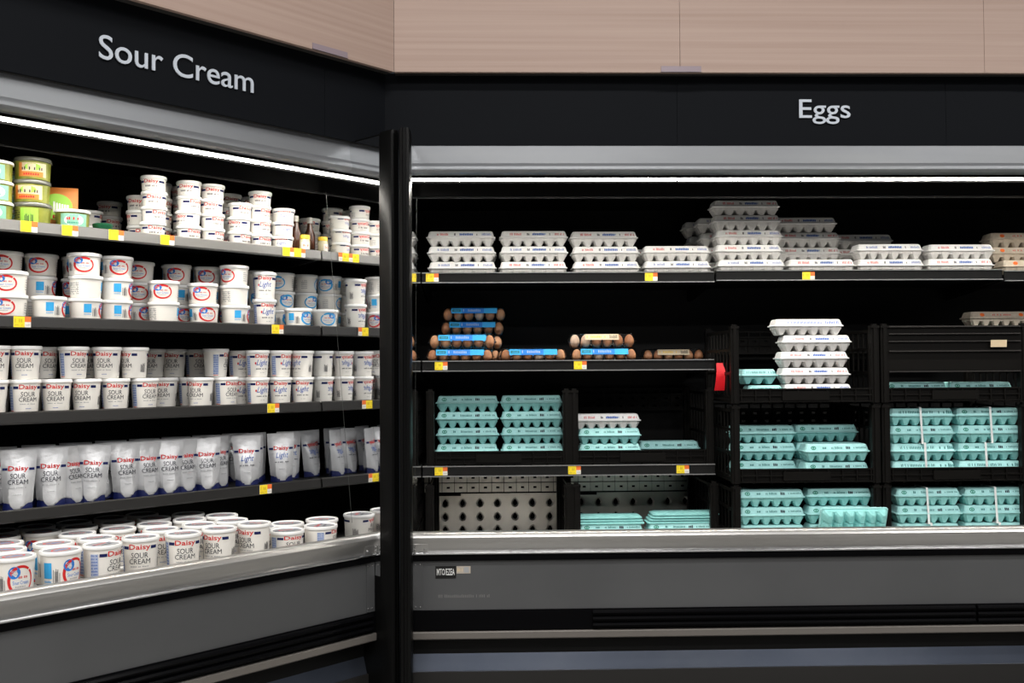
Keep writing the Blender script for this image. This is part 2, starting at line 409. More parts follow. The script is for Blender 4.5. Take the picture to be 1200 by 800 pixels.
# perforated steel panels low on the back of the egg case
def egg_hole(k, n=20):
    a = 2*pi*k/n; x = .0115*sin(a); z = -.016*cos(a)
    if z > 0: x *= 1-.45*(z/.016)
    return x, z
def perforated_panel(u0, u1, z0, z1, v):
    p = empty('perforated_panel', parent=caseR); p.location = (0, 0, 0)
    mb = MB(); nx = 7; pz = (.4365, .4995, .5665); px = (u1-u0)/nx; n = 20
    zs = [z0, .468, .533, z1]
    for i in range(nx):
        for j in range(3):
            xa, xb = u0+i*px, u0+(i+1)*px; za, zb = zs[j], zs[j+1]; cx = (xa+xb)/2; cz = pz[j]
            out = []; rim = []; hole = []; deep = []
            for k in range(n):
                hx, hz = egg_hole(k); a = math.atan2(hz, hx); c, s_ = cos(a), sin(a)
                tx = ((xb-cx) if c > 0 else (cx-xa))/max(abs(c), 1e-9); tz = ((zb-cz) if s_ > 0 else (cz-za))/max(abs(s_), 1e-9); t = min(tx, tz)
                out.append((cx+t*c, v, cz+t*s_)); rim.append((cx+hx*1.7, v, cz+hz*1.45)); hole.append((cx+hx, v+.004, cz+hz)); deep.append((cx+hx, v+.012, cz+hz))
            for qx, qz in ((xa, za), (xa, zb), (xb, za), (xb, zb)):
                k = min(range(n), key=lambda i_: (out[i_][0]-qx)**2+(out[i_][2]-qz)**2); out[k] = (qx, v, qz)
            mb.loft([out, rim, hole, deep], STEEL, False, False)
    mb.build('steel_sheet', p)
    MB().box(u0, u1, v+.014, v+.016, z0, z1, DARKHOLE).build('dark_backing', p)
    MB().box(u0+.12, u1, v-.012, v, z1, z1+.012, STEEL).box(u0, u0+.018, v-.012, v, z0, z1, STEEL).box(u1-.018, u1, v-.012, v, z0, z1, STEEL).build('flange', p)
perforated_panel(.036, .633, .405, .600, 1.17)
perforated_panel(.70, 1.297, .405, .600, 1.17)

# two courses of slotted steel tiles above the perforated panels
tile_src = None
SLOT = empty('slotted_panel', parent=caseR)
MB().box(.004, 1.29, 1.186, 1.192, .612, .712, DARKHOLE).build('dark_backing', SLOT)
def tile_mesh():
    w2, h2, t = .0290, .0215, .010; q = MB()
    o_ = [(-w2, 0, -h2), (w2, 0, -h2), (w2, 0, h2), (-w2, 0, h2)]; i_ = [(-.008, 0, -.005), (.008, 0, -.005), (.008, 0, .005), (-.008, 0, .005)]
    b_ = [(x, t, z) for x, _, z in o_]; d_ = [(x, t, z) for x, _, z in i_]
    q.loft([b_, o_, i_, d_], STEEL, False, False); return q
for i in range(21):
    for j in range(2):
        if tile_src is None: tile_src = tile_mesh().build('slotted_tile', SLOT); o = tile_src
        else: o = tile_src.copy(); COL.objects.link(o); o.parent = SLOT
        o.location = (.034+i*.0605, 1.174+.001*((i*7+j*3) % 3), .639+j*.0475)

# stickers on the front panel of the egg case
def sticker(u0, u1, z0, z1, name, label, fn):
    mb = MB().box(u0, u1, .0805, .0818, z0, z1, STK if name == 'black_sticker' else STKB); o = mb.build(name); o.matrix_world = MR
    q = MB(); fn(q); c = q.build('print', o); tag(o, label, 'sticker')
sticker(.089, .166, .434, .480, 'black_sticker', 'black rectangular sticker with white capitals on grey lower panel', lambda q: flat(q, text_rect('MTO/EZEA', .094, .161, .446, .471, bold=.01), STKW, .0803))
def _pb(q):
    flat(q, rect2d(.196, .214, .455, .476), GREYP, .0803); flat(q, strokes2d(.171, .192, .459, .475, 5, random.Random(3)), KRAFT, .0803)
sticker(.168, .2205, .452, .479, 'beige_sticker', 'small beige sticker right of the black sticker', _pb)
q = MB(); flat(q, strokes2d(.10, .30, .362, .374, 34, random.Random(5), .35), GHOST, .0814)
o = q.build('faded_lettering', caseR); o['label'] = 'faint worn lettering'

# ---------------------------------------------------------------- price tags
def make_tag(flip=False):
    root = MB().box(-.026, .026, 0, .0012, -.017, .017, TAGW).build('price_tag')
    p = MB(); sx = -1 if flip else 1; r = random.Random(2)
    flat(p, rect2d(-.026, .007, -.017, .017), YEL, -.0004)
    flat(p, rect2d(.007, .026, .0, .017), TAGO, -.0004)
    pr = p.build('tag_colour_block', root)
    q = MB(); flat(q, strokes2d(-.022, .002, -.002, .010, 6, r, .35), TAGINK, -.0008); flat(q, strokes2d(-.022, .002, -.012, -.008, 9, r, .4), TAGINK, -.0008); flat(q, strokes2d(.010, .024, -.012, -.006, 6, r, .4), GREYP, -.0008)
    for f in q.m: pass
    return reg(root, pr, q.build('tag_print', root))
ptag = make_tag()
def put_tag(M, u, v, z, label, s=1, ang=0):
    r = place(ptag, label, 'price tag', 'yellow and orange shelf price tags', at(M, u, v, z, rx=ang) @ Matrix.Scale(s, 4))
for row, zc, us in (('top', 1.679, (-1.123, -.995, -.841, -.658, -.160, -.108)), ('second', 1.376, (-1.141, -.208)), ('third', 1.074, (-.227,)), ('fourth', .768, (-.26,))):
    for i, u in enumerate(us):
        lab = 'yellow and orange price tag, %s from left on %s sour cream shelf' % (ORD[i], row) if len(us) > 1 else 'lone yellow and orange price tag on %s sour cream shelf' % row
        put_tag(ML, u, .4115, zc, lab)
for row, zc, us in (('top', 1.618, (.050, 1.009, 1.705)), ('second', 1.233, (.087, .694)), ('lowest', .776, (.085, .665, 1.139))):
    for i, u in enumerate(us): put_tag(MR, u, .645, zc, 'yellow and orange price tag, %s from left on %s egg shelf' % (ORD[i], row), 1.06)
# red flag tag at the shelf end
rt = MB().loft([[(-.022, 0, 0), (.022, 0, 0), (.022, .004, 0), (-.022, .004, 0)], [(-.018, -.012, .04), (.022, -.012, .04), (.022, -.008, .04), (-.018, -.008, .04)], [(-.012, -.004, .085), (.026, -.004, .085), (.026, .0, .085), (-.012, .0, .085)], [(-.010, .010, .12), (.018, .010, .12), (.018, .014, .12), (-.010, .014, .12)]], REDTAG).build('red_shelf_flag', smooth=60)
rt.matrix_world = at(MR, 1.298, .62, 1.118); tag(rt, 'red plastic flag hanging at the end of the second egg shelf', 'tag')

# ---------------------------------------------------------------- tubs and cups
def tub(name, rt_, rb, h, lidm, draw, lid_draw=None, bodym=None, liph=.011):
    root = empty(name); ht = h-.003
    rf = lambda z: rb+(rt_-.004-rb)*max(0, min(1, z/(h-liph)))
    b = MB().lathe([(0, .003), (rb*.86, .003), (rb*.9, 0), (rb, .0025), (rf(h-liph), h-liph)], bodym or WHITE).build('tub_body', root, smooth=40)
    l = MB().lathe([(rf(h-liph)-.002, h-liph-.001), (rt_-.0005, h-liph), (rt_, h-liph+.002), (rt_-.0006, h-.0015), (rt_-.002, h), (rt_-.0045, h), (rt_-.0065, h-.0035), (0, h-.0035)], lidm).build('lid', root, smooth=40)
    p = MB(); draw(p, rf, h); pr = p.build('label_print', root, fixn=False)
    parts = [b, l, pr]
    if lid_draw:
        p = MB(); lid_draw(p, h-.003); lp = p.build('lid_print', l, fixn=False); KIDS[l.name] = [lp]
    return reg(root, *parts)
def panel_text(p, rf, z0, z1, ang, m, rows, wid, r):
    for k in range(rows):
        z = z0+(z1-z0)*(k+.5)/rows; hh = (z1-z0)/rows*.3
        wrap(p, strokes2d(-wid/2, wid/2, z-hh, z+hh, 7, r, .62), rf, m, ang)
def draw_brand_cup(kind):
    def d(p, rf, h):
        r = random.Random(11); s = h/.107
        zc = .082*s if kind != 'dip' else h*.60
        th = .013*s if kind != 'dip' else .011
        R = rf(zc); W = R*.62
        # red brand word flanked by navy bars
        wrap(p, text_rect('Daisy', -W, W, zc-th*.72, zc+th*.72, bold=.015), rf, RED)
        for sgn in (-1, 1):
            a, b = sorted((sgn*(W+.002), sgn*(W+R*(.45 if kind == 'cup' else .62))))
            wrap(p, rect2d(a, b, zc-th*.36, zc+th*.30, 4), rf, NAVY)
        if kind == 'dip':
            wrap(p, strokes2d(-R*.5, R*.5, zc-.019, zc-.012, 10, r, .6), rf, INK)
            wrap(p, strokes2d(-R*.3, R*.3, zc-.026, zc-.023, 10, r, .6), rf, GREYP)
        elif kind == 'light':
            wrap(p, text_rect('Light', -W*.85, W*.95, zc-.040*s, zc-.012*s, shear=.35, bold=.005), rf, SCRIPT)
            wrap(p, strokes2d(-W*.85, W*.9, zc-.050*s, zc-.045*s, 12, r, .6), rf, INK)
            wrap(p, strokes2d(-W*.25, W*.4, zc-.064*s, zc-.061*s, 6, r, .6), rf, GREYP)
            wrap(p, disc2d(-W*.95, zc-.026*s, .003, .005, 8), rf, RED)
        elif kind == 'diplight':
            wrap(p, text_rect('Light', -W*.7, W*.8, zc-.024, zc-.010, shear=.35), rf, SCRIPT)
        else:
            wrap(p, text_rect('SOUR', -W*.78, W*.78, zc-.029*s, zc-.0135*s, bold=0), rf, INK)
            wrap(p, text_rect('CREAM', -W*.98, W*.98, zc-.045*s, zc-.031*s, bold=0), rf, INK)
            wrap(p, strokes2d(-W*.85, W*.85, zc-.054*s, zc-.0505*s, 14, r, .6), rf, GREYP)
            wrap(p, strokes2d(-W*.35, W*.35, zc-.068*s, zc-.0655*s, 7, r, .6), rf, SCRIPT)
        # facts panel and bar code round the side
        if kind in ('dip', 'diplight'):
            wrap(p, rect2d(-R*1.0, R*1.0, zc-th*.36, zc+th*.30, 8), rf, NAVY, pi)
            panel_text(p, rf, h*.12, h*.5, pi*.62, GREYP, 4, R*.5, r)
            wrap(p, strokes2d(-R*.25, R*.25, h*.1, h*.48, 9, r, .5), rf, INK, -pi*.66)
        else:
            wrap(p, rect2d(-R*.22, R*.22, h*.10, h*.80, 3), rf, PALEB, -1.36)
            panel_text(p, rf, h*.10, h*.80, -1.36, SCRIPT, 9, R*.38, r)
            wrap(p, strokes2d(-R*.2, R*.2, h*.2, h*.5, 8, r, .5), rf, INK, 1.6)
            wrap(p, rect2d(-R*.5, R*.5, zc-th*.36, zc+th*.30, 5), rf, NAVY, pi*.8)
            wrap(p, strokes2d(-R*.2, R*.2, h*.06, h*.09, 5, r, .7), rf, RED, -1.36)
    return d
def draw_ring_tub(ringm):
    def d(p, rf, h):
        r = random.Random(5); R = rf(h/2); zc = h*.48; rx = R*.66; rz = h*.345
        wrap(p, ring2d(0, zc, rx, rz, .0045, 32, radians(48), radians(402), .0085), rf, ringm)
        wrap(p, disc2d(-rx*.50, zc+rz*.52, R*.30, h*.145), rf, BLUE, 0, .0008)
        wrap(p, text_rect('Great', -rx*.74, -rx*.28, zc+rz*.55, zc+rz*.75), rf, PALEB, eps=.0012)
        wrap(p, text_rect('Value', -rx*.74, -rx*.28, zc+rz*.33, zc+rz*.51), rf, PALEB, eps=.0012)
        wrap(p, strokes2d(-rx*.2, rx*.55, zc+rz*.10, zc+rz*.26, 7, r, .6), rf, RED)
        wrap(p, text_rect('Sour Cream', -rx*.60, rx*.62, zc-rz*.30, zc-rz*.04, bold=.0), rf, BLUE)
        wrap(p, strokes2d(-rx*.40, rx*.4, zc-rz*.5, zc-rz*.40, 8, r, .6), rf, GREYP)
        wrap(p, rect2d(-R*.24, R*.24, h*.36, h*.74, 3), rf, SKY, -1.45)
        wrap(p, strokes2d(-R*.22, R*.22, h*.26, h*.31, 8, r, .6), rf, SKY, -1.45)
        wrap(p, strokes2d(-R*.2, R*.2, h*.2, h*.62, 9, r, .55), rf, INK, -.97)
        panel_text(p, rf, h*.15, h*.72, 2.6, GREYP, 6, R*.75, r)
        wrap(p, ring2d(0, h*.44, R*.34, h*.26, .0012, 4, pi/4, pi/4+2*pi), rf, INK, 2.6)
        panel_text(p, rf, h*.2, h*.7, 1.6, GREYP, 5, R*.5, r)
    return d
def lid_ring(m1, m2, R):
    def d(p, z):
        for g, m, dz in ((disc2d(0, 0, R*.82, R*.82, 26), FILM, 0), (ring2d(0, 0, R*.52, R*.34, R*.06), m1, .0004), (strokes2d(-R*.35, R*.38, -R*.08, R*.08, 8, random.Random(4), .6), m2, .0004)):
            p.add([(x, y, z+.0003+dz) for x, y in g[0]], g[1], m)
    return d
def lid_word(R):
    def d(p, z):
        for g, m, dz in ((disc2d(0, 0, R*.82, R*.82, 26), FILM, 0), (text_rect('Daisy', -R*.42, R*.42, -R*.02, R*.3), RED, .0004), (rect2d(-R*.72, -R*.46, .02*R, .14*R), NAVY, .0004), (rect2d(R*.46, R*.72, .02*R, .14*R), NAVY, .0004), (strokes2d(-R*.4, R*.4, -R*.3, -R*.16, 10, random.Random(4), .6), INK, .0004)):
            p.add([(x, y, z+.0003+dz) for x, y in g[0]], g[1], m)
    return d
P_DIP = tub('dip_tub', .0455, .039, .0545, LIDW, draw_brand_cup('dip'))
P_DIPL = tub('dip_tub', .0455, .039, .0545, LIDW, draw_brand_cup('diplight'))
P_RING = tub('sour_cream_tub', .0555, .0475, .0755, LIDW, draw_ring_tub(RED))
P_RINGB = tub('sour_cream_tub', .0555, .0475, .0755, LIDW, draw_ring_tub(SKY))
P_CUP = tub('sour_cream_cup', .0495, .039, .1075, LIDW, draw_brand_cup('cup'))
P_LIGHT = tub('sour_cream_cup', .0475, .0375, .1045, LIDW, draw_brand_cup('light'))
P_BIGR = tub('large_sour_cream_tub', .0600, .0505, .121, LIDW, draw_ring_tub(RED), lid_ring(RED, BLUE, .06))
P_BIGD = tub('large_sour_cream_tub', .0580, .0480, .121, LIDW, draw_brand_cup('cup'), lid_word(.058))
P_WIDE = tub('wide_sour_cream_tub', .0620, .0540, .100, LIDW, draw_brand_cup('cup'), lid_word(.062))

rr = random.Random(21)
def jit(a): return rr.uniform(-a, a)
FACE = -.45       # rotation that turns a print toward the camera's side of the left case
H_DIP, H_RING, H_CUP, H_LIGHT, H_BIG = .0545, .0755, .1075, .1045, .121

# --- top shelf of the left case: small dip tubs in stacks
z0 = LZ['s1']
fronts = [(-.675, 4, P_DIP), (-.542, 4, P_DIP), (-.446, 4, P_DIP), (-.331, 3, P_DIP), (-.242, 4, P_DIP), (-.140, 3, P_DIPL)]
for i, (u, n, pk) in enumerate(fronts):
    for k in range(n):
        place(pk, 'small white dip tub, %s in %s front stack from left, top shelf' % (level(k, n), ORD[i]), 'tub', 'dip tubs stacked on the top shelf',
              at(ML, u+jit(.0035), .481+jit(.003), z0+k*H_DIP, FACE+jit(.9)))
backs = [(-.690, 3, .80), (-.672, 3, .60), (-.600, 4, .59), (-.500, 4, .595), (-.392, 3, .60), (-.300, 4, .61), (-.195, 4, .61), (-.085, 3, .62)]
for i, (u, n, v) in enumerate(backs):
    for k in range(n):
        place(P_DIP, 'shaded small dip tub, %s in %s rear stack from left, top shelf' % (level(k, n), ORD[i]), 'tub', 'dip tubs stacked on the top shelf',
              at(ML, u+jit(.003), v+jit(.003), z0+k*H_DIP, FACE+jit(1.6)))
# avocado dip tubs, clear with labels
def draw_guac(p, rf, h):
    r = random.Random(9); R = rf(h/2)
    wrap(p, rect2d(-R*.80, R*.80, h*.14, h*.74, 8), rf, KRAFT)
    wrap(p, rect2d(-R*.6, R*.6, h*.14, h*.36, 8), rf, ORG2, 0, .0009); wrap(p, rect2d(-R*.8, -R*.6, h*.14, h*.74, 8), rf, ORG2, 0, .0009); wrap(p, disc2d(0, h*.56, R*.45, h*.16, 18), rf, LIME, 0, .0012)
    wrap(p, strokes2d(-R*.6, R*.6, h*.42, h*.56, 9, r, .5), rf, INK, 0, .0015)
    wrap(p, strokes2d(-R*.5, R*.5, h*.20, h*.30, 8, r, .7), rf, RED, 0, .0015)
    wrap(p, rect2d(-R*.5, R*.5, h*.12, h*.75, 5), rf, LIME, pi); wrap(p, strokes2d(-R*.25, R*.25, h*.15, h*.5, 9, r, .5), rf, INK, pi, .0012)
    panel_text(p, rf, h*.3, h*.7, 2.3, INK, 4, R*.6, r)
def draw_mint(p, rf, h):
    r = random.Random(9); R = rf(h/2)
    wrap(p, rect2d(-R*.85, R*.85, h*.08, h*.78, 8), rf, MINT); wrap(p, disc2d(0, h*.45, R*.6, h*.28, 18), rf, LIDW, 0, .0009)
    wrap(p, strokes2d(-R*.45, R*.45, h*.46, h*.60, 7, r, .7), rf, RED, 0, .0012); wrap(p, strokes2d(-R*.4, R*.4, h*.28, h*.36, 8, r, .6), rf, GREEN, 0, .0012)
P_GUAC = tub('avocado_dip_tub', .0590, .0520, .0735, SMOKE, draw_guac, None, GUAC, .012)
P_MINT = tub('avocado_dip_tub', .0560, .0495, .0650, LIDW, draw_mint, None, GUAC, .009)
for k, rz in enumerate((2.6, -.55, -.35)):
    place(P_GUAC, 'clear tub of green avocado dip, %s of three with orange label' % level(k, 3), 'tub', 'avocado dip tubs', at(ML, -1.083+jit(.003), .495, z0+k*.0735, rz))
for k in range(3):
    place(P_MINT, 'mint labelled avocado dip tub, %s of stack cut by left photo edge' % level(k, 3), 'tub', 'mint labelled dip tubs', at(ML, -1.200, .49, z0+k*.065, -.3+jit(.5)))
place(P_MINT, 'single mint labelled dip tub beside the orange avocado pouch', 'tub', 'mint labelled dip tubs', at(ML, -.957, .485, z0, -.30))
for k in range(3): place(P_MINT, 'shaded mint labelled dip tub, %s of stack behind the avocado tubs' % level(k, 3), 'tub', 'mint labelled dip tubs', at(ML, -1.13, .64, z0+k*.065, .3))
place(P_DIP, 'shaded small dip tub, top one behind the single mint tub', 'tub', 'dip tubs stacked on the top shelf', at(ML, -.800, .72, z0+.0545, 1.2))
place(P_DIP, 'shaded small dip tub, lower one behind the single mint tub', 'tub', 'dip tubs stacked on the top shelf', at(ML, -.800, .72, z0, 2.2))
# standing avocado packet
pk = MB(); ringf = lambda z, w, d: [(-w, 0, z), (-w*.6, -d, z), (w*.6, -d, z), (w, 0, z), (w*.6, d, z), (-w*.6, d, z)]
pk.loft([ringf(0, .045, .018), ringf(.05, .050, .022), ringf(.115, .050, .010), ringf(.130, .050, .002)], ORG2); pko = pk.build('avocado_packet', smooth=50)
q = MB(); flat(q, disc2d(-.004, .070, .042, .038, 22), LIME, -.0232); flat(q, strokes2d(-.034, .030, .055, .085, 9, random.Random(8), .7), LIDW, -.0238); flat(q, strokes2d(-.034, .026, .036, .048, 9, random.Random(6), .7), RED, -.0238); flat(q, rect2d(-.044, .030, .004, .020, 1), LIME, -.0225)
q.build('packet_print', pko); pko.matrix_world = at(ML, -.972, .560, z0, -.5, -.04) @ Matrix.Scale(1.18, 4); tag(pko, 'orange and lime avocado packet standing behind the single mint tub', 'packet')
# small dark green tub
gt = MB().lathe([(0, .002), (.028, 0), (.032, .022), (.033, .024), (.033, .028), (.030, .030), (0, .030)], mat('deep_green_tub', (.01, .09, .04), .3)).build('green_dip_pot', smooth=40)
gt.matrix_world = at(ML, -.862, .47, z0); tag(gt, 'low dark green dip pot right of the mint tub', 'tub')
# jar with yellow cap, and dark bottle behind
def jar(u, v, label):
    root = empty('sauce_jar'); MB().lathe([(0, .001), (.019, 0), (.0205, .004), (.0205, .045), (.018, .053), (.017, .055)], JAR, 18).build('glass_body', root, smooth=40)
    MB().lathe([(.0185, .053), (.020, .054), (.020, .068), (.0185, .070), (0, .070)], YCAP, 18).build('cap', root, smooth=40)
    q = MB(); r = random.Random(3); wrap(q, rect2d(-.018, .018, .010, .040, 6), lambda z: .0205, TAGW); wrap(q, strokes2d(-.012, .012, .022, .032, 6, r), lambda z: .0209, ORANGE); q.build('label_print', root, fixn=False)
    root.matrix_world = at(ML, u, v, z0, -.4); tag(root, label, 'jar')
jar(-.045, .468, 'small sauce jar with yellow cap beside the mirrored end panel')
def bottle(u, v, label):
    root = empty('sauce_bottle'); MB().lathe([(0, .001), (.021, 0), (.022, .004), (.022, .085), (.012, .11), (.010, .135)], AMBER, 18).build('glass_body', root, smooth=40)
    MB().lathe([(.012, .133), (.012, .155), (.010, .157), (0, .157)], TAGW, 14).build('cap', root, smooth=40)
    root.matrix_world = at(ML, u, v, z0); tag(root, label, 'bottle')
bottle(-.035, .545, 'dark sauce bottle behind the yellow capped jar')

# --- second shelf: round tubs with oval ring print
z0 = LZ['s2']
fr = [(-1.152, 2), (-1.033, 1), (-.912, 3), (-.795, 3), (-.633, 2), (-.480, 2), (-.350, 3)]
# rotations read off the photograph: 0 ring to the front, others show facts or bar code
ROT = [[-.25, -.15], [1.55], [1.6, 2.9, -.05], [1.55, 1.5, .15], [2.75, -.15], [.2, -.2], [1.5, 2.9, -.75]]
for i, (u, n) in enumerate(fr):
    for k in range(n):
        place(P_RING, ('white tub with red oval print, %s in %s front stack, second shelf' % (level(k, n), ORD[i])) if n > 1 else 'lone white tub in front of a rear stack, second shelf from top, far left', 'tub', 'red ring tubs on the second shelf',
              at(ML, u+jit(.004), .488+jit(.004)+(.015 if i == 3 else 0), z0+k*H_RING, FACE+.05+ROT[i][k]))
bk = [(-1.128, 3), (-1.012, 3), (-.885, 3), (-.745, 3), (-.665, 3), (-.520, 3), (-.400, 3), (-.290, 3)]
for i, (u, n) in enumerate(bk):
    for k in range(n):
        place(P_RING, 'shaded red oval tub, %s in %s rear stack from left, second shelf' % (level(k, n), ORD[i]), 'tub', 'red ring tubs on the second shelf',
              at(ML, u+jit(.004), .612+jit(.003), z0+k*H_RING, FACE+(-.1 if k == 2 else jit(2.5))))
for k in range(2):
    place(P_LIGHT, 'light sour cream cup, %s of two on second shelf' % ('lower', 'upper')[k], 'cup', 'light sour cream cups', at(ML, -.222, .482, z0+k*H_LIGHT, FACE+(.25, -.05)[k]))
place(P_RINGB, 'lone white tub with blue oval print beside mirrored panel, second shelf', 'tub', 'blue ring tubs', at(ML, -.066, .484, z0, FACE+.75))
for i, (u, v) in enumerate(((-.170, .60), (-.058, .615))):
    for k in range(3):
        place(P_RINGB, 'white tub with blue oval print, %s in %s rear stack, second shelf' % (level(k, 3), ('left', 'right')[i]), 'tub', 'blue ring tubs', at(ML, u, v, z0+k*H_RING, FACE+(-.2 if k == 1 else 1.4) if i == 0 else FACE+(.6, .4, -.5)[k]))
# --- third shelf: tall cups, two layers
z0 = LZ['s3']
low = [(-1.206, .0), (-1.107, .35), (-1.008, .0), (-.910, -.3), (-.811, .05), (-.706, .5), (-.492, -.5), (-.390, .6)]
for i, (u, r) in enumerate(low):
    place(P_CUP, 'white sour cream cup, %s from left in lower front row, third shelf' % ORD[i], 'cup', 'sour cream cups on the third shelf', at(ML, u, .481, z0, FACE+r))
for i, (u, r) in enumerate([(-1.200, .2), (-1.105, .0), (-.948, .5), (-.835, -.2), (-.738, -.85)]):
    place(P_CUP, 'white sour cream cup, %s from left in upper front row, third shelf' % ORD[i], 'cup', 'sour cream cups on the third shelf', at(ML, u, .481+(.012 if i > 1 else 0), z0+H_CUP, FACE+r))
for i, u in enumerate((-1.16, -1.055, -.955, -.855, -.755, -.655, -.575, -.470, -.360)):
    place(P_CUP, 'white sour cream cup, %s from left in lower rear row, third shelf' % ORD[i], 'cup', 'sour cream cups on the third shelf', at(ML, u, .592, z0, FACE+jit(.8)))
for i, (u, v, r) in enumerate(((-1.16, .592, .6), (-1.010, .575, .7), (-.865, .60, .4), (-.385, .56, 1.3))):
    place(P_CUP, 'white sour cream cup, %s from left in upper second row, third shelf' % ORD[i], 'cup', 'sour cream cups on the third shelf', at(ML, u, v+(.012 if i != 3 else 0), z0+H_CUP, FACE+r))
for i, (u, v) in enumerate(((-.57, .70), (-.485, .70), (-.385, .705), (-.66, .70))):
    place(P_CUP, 'shaded sour cream cup, %s in upper back row, third shelf' % ORD[i], 'cup', 'sour cream cups on the third shelf', at(ML, u, v, z0+H_CUP, FACE+jit(.5)))
    place(P_CUP, 'shaded sour cream cup, %s in lower back row, third shelf' % ORD[i], 'cup', 'sour cream cups on the third shelf', at(ML, u, v, z0, FACE+jit(.5)))
for k in range(2):
    for i, u in enumerate((-.255, -.153, -.050)):
        place(P_LIGHT, 'light sour cream cup, %s from left in %s front row, third shelf' % (ORD[i], ('lower', 'upper')[k]), 'cup', 'light sour cream cups', at(ML, u, .479, z0+k*H_LIGHT, FACE+((.30, -.15, -.2), (.25, .5, -1.0))[k][i]+.1))
    place(P_LIGHT, 'light sour cream cup behind the front row, %s layer, third shelf' % ('lower', 'upper')[k], 'cup', 'light sour cream cups', at(ML, -.275, .575, z0+k*H_LIGHT, FACE+.4))
    for i, u in enumerate((-.165, -.06)):
        place(P_LIGHT, 'shaded light cup, %s in %s rear row, third shelf' % (ORD[i], ('lower', 'upper')[k]), 'cup', 'light sour cream cups', at(ML, u, .582, z0+k*H_LIGHT, FACE+.4))
# --- fourth shelf: pouches
def make_pouch(light):
    root = empty('sour_cream_pouch'); r = random.Random(3 if light else 4); H = .190
    N = 9
    def fy(x, d, z): return d*min(1.0, 1.9*(1-abs(x)))**.8
    def ring(z, w, d, wob=0):
        fr = [-1+2*i/N for i in range(N+1)]
        return [(w*x, -fy(x, d, z)+(r.uniform(-wob, wob) if abs(x) < 1 else 0), z) for x in fr]+[(w*x, fy(x, d, z), z) for x in fr[::-1][1:-1]]
    prof = [(.005, .021, .026), (.014, .032, .028), (.027, .0430, .0275), (.060, .0445, .025), (.085, .0470, .021), (.105, .0485, .017), (.125, .050, .0125), (.142, .051, .008), (.158, .0515, .0045), (.174, .052, .0015), (H, .0525, .0012)]
    b = MB().loft([ring(*p, .0024 if p[0] < .17 else .0006) for p in prof], FOIL); bo = b.build('pouch_body', root, smooth=24)
    MB_ = MB().loft([ring(0, .042, .025), ring(.010, .0425, .025), ring(.028, .040, .022)], NAVYF).build('navy_base', root, smooth=60)
    def dep(z, x):
        for (za, wa, da), (zb, wb, db) in zip(prof, prof[1:]):
            if za <= z <= zb:
                t = (z-za)/(zb-za); w = wa+(wb-wa)*t; d = da+(db-da)*t; break
        return -(fy(min(1, abs(x)/w), d, z)+.0022)
    q = MB()
    def put(g, m):
        vs, fs = g; q.add([(x, dep(z, x), z) for x, z in vs], fs, m)
    dz = .009
    put0 = put
    def put(g, m): put0(([(x, z+dz) for x, z in g[0]], g[1]), m)
    put(text_rect('Daisy', -.029, .029, .111, .131, bold=.015), RED)
    put(rect2d(-.046, -.031, .117, .125, 5), NAVY); put(rect2d(.031, .046, .117, .125, 5), NAVY)
    if light:
        put(text_rect('Light', -.022, .026, .078, .106, shear=.35), SCRIPT); put(strokes2d(-.026, .028, .066, .071, 14, r), INK)
    else:
        put(text_rect('SOUR', -.022, .022, .091, .107, bold=0), INK); put(text_rect('CREAM', -.029, .029, .073, .088, bold=0), INK); put(strokes2d(-.025, .025, .061, .066, 14, r), GREYP)
    put(strokes2d(-.012, .012, .040, .043, 7, r), GREYP)
    pr = q.build('pouch_print', root, fixn=False)
    return reg(root, bo, MB_, pr)
P_PO = make_pouch(False); P_POL = make_pouch(True)
z0 = LZ['s4']
po = [(-1.135, .455, -.05, 0), (-1.030, .46, 0, 0), (-.955, .475, .75, 0), (-.896, .468, -.12, 0), (-.775, .475, .25, 0), (-.692, .478, .35, 0), (-.618, .474, .1, 0), (-.548, .478, .4, 0), (-.468, .470, -.02, 0), (-.300, .478, -.15, 1), (-.135, .495, -.1, 1)]
for i, (u, v, r, li) in enumerate(po):
    place(P_POL if li else P_PO, 'white sour cream pouch%s, %s from left in front row, fourth shelf' % (' with blue script' if li else '', ORD[i]), 'pouch', 'pouches on the fourth shelf', at(ML, u, v, z0, FACE+.1+r, -.06, jit(.045)))
for i, (u, v, r, li) in enumerate([(-1.085, .535, 0, 0), (-.985, .545, .2, 0), (-.825, .535, .1, 0), (-.735, .545, .1, 0), (-.655, .55, 0, 0), (-.575, .545, -.1, 0), (-.500, .55, .2, 0), (-.395, .515, .55, 0), (-.235, .545, .1, 1), (-.056, .56, .2, 1), (-.36, .60, 0, 0), (-.190, .60, .1, 1)]):
    place(P_POL if li else P_PO, 'sour cream pouch standing behind the front row, %s from left, fourth shelf' % ORD[i], 'pouch', 'pouches on the fourth shelf', at(ML, u, v, z0, FACE+.1+r, -.06, jit(.045)))
for i in range(8):
    place(P_PO, 'shaded sour cream pouch, %s from left in back row, fourth shelf' % ORD[i], 'pouch', 'pouches on the fourth shelf', at(ML, -1.13+i*.125, .635, z0, FACE+.1, -.06))
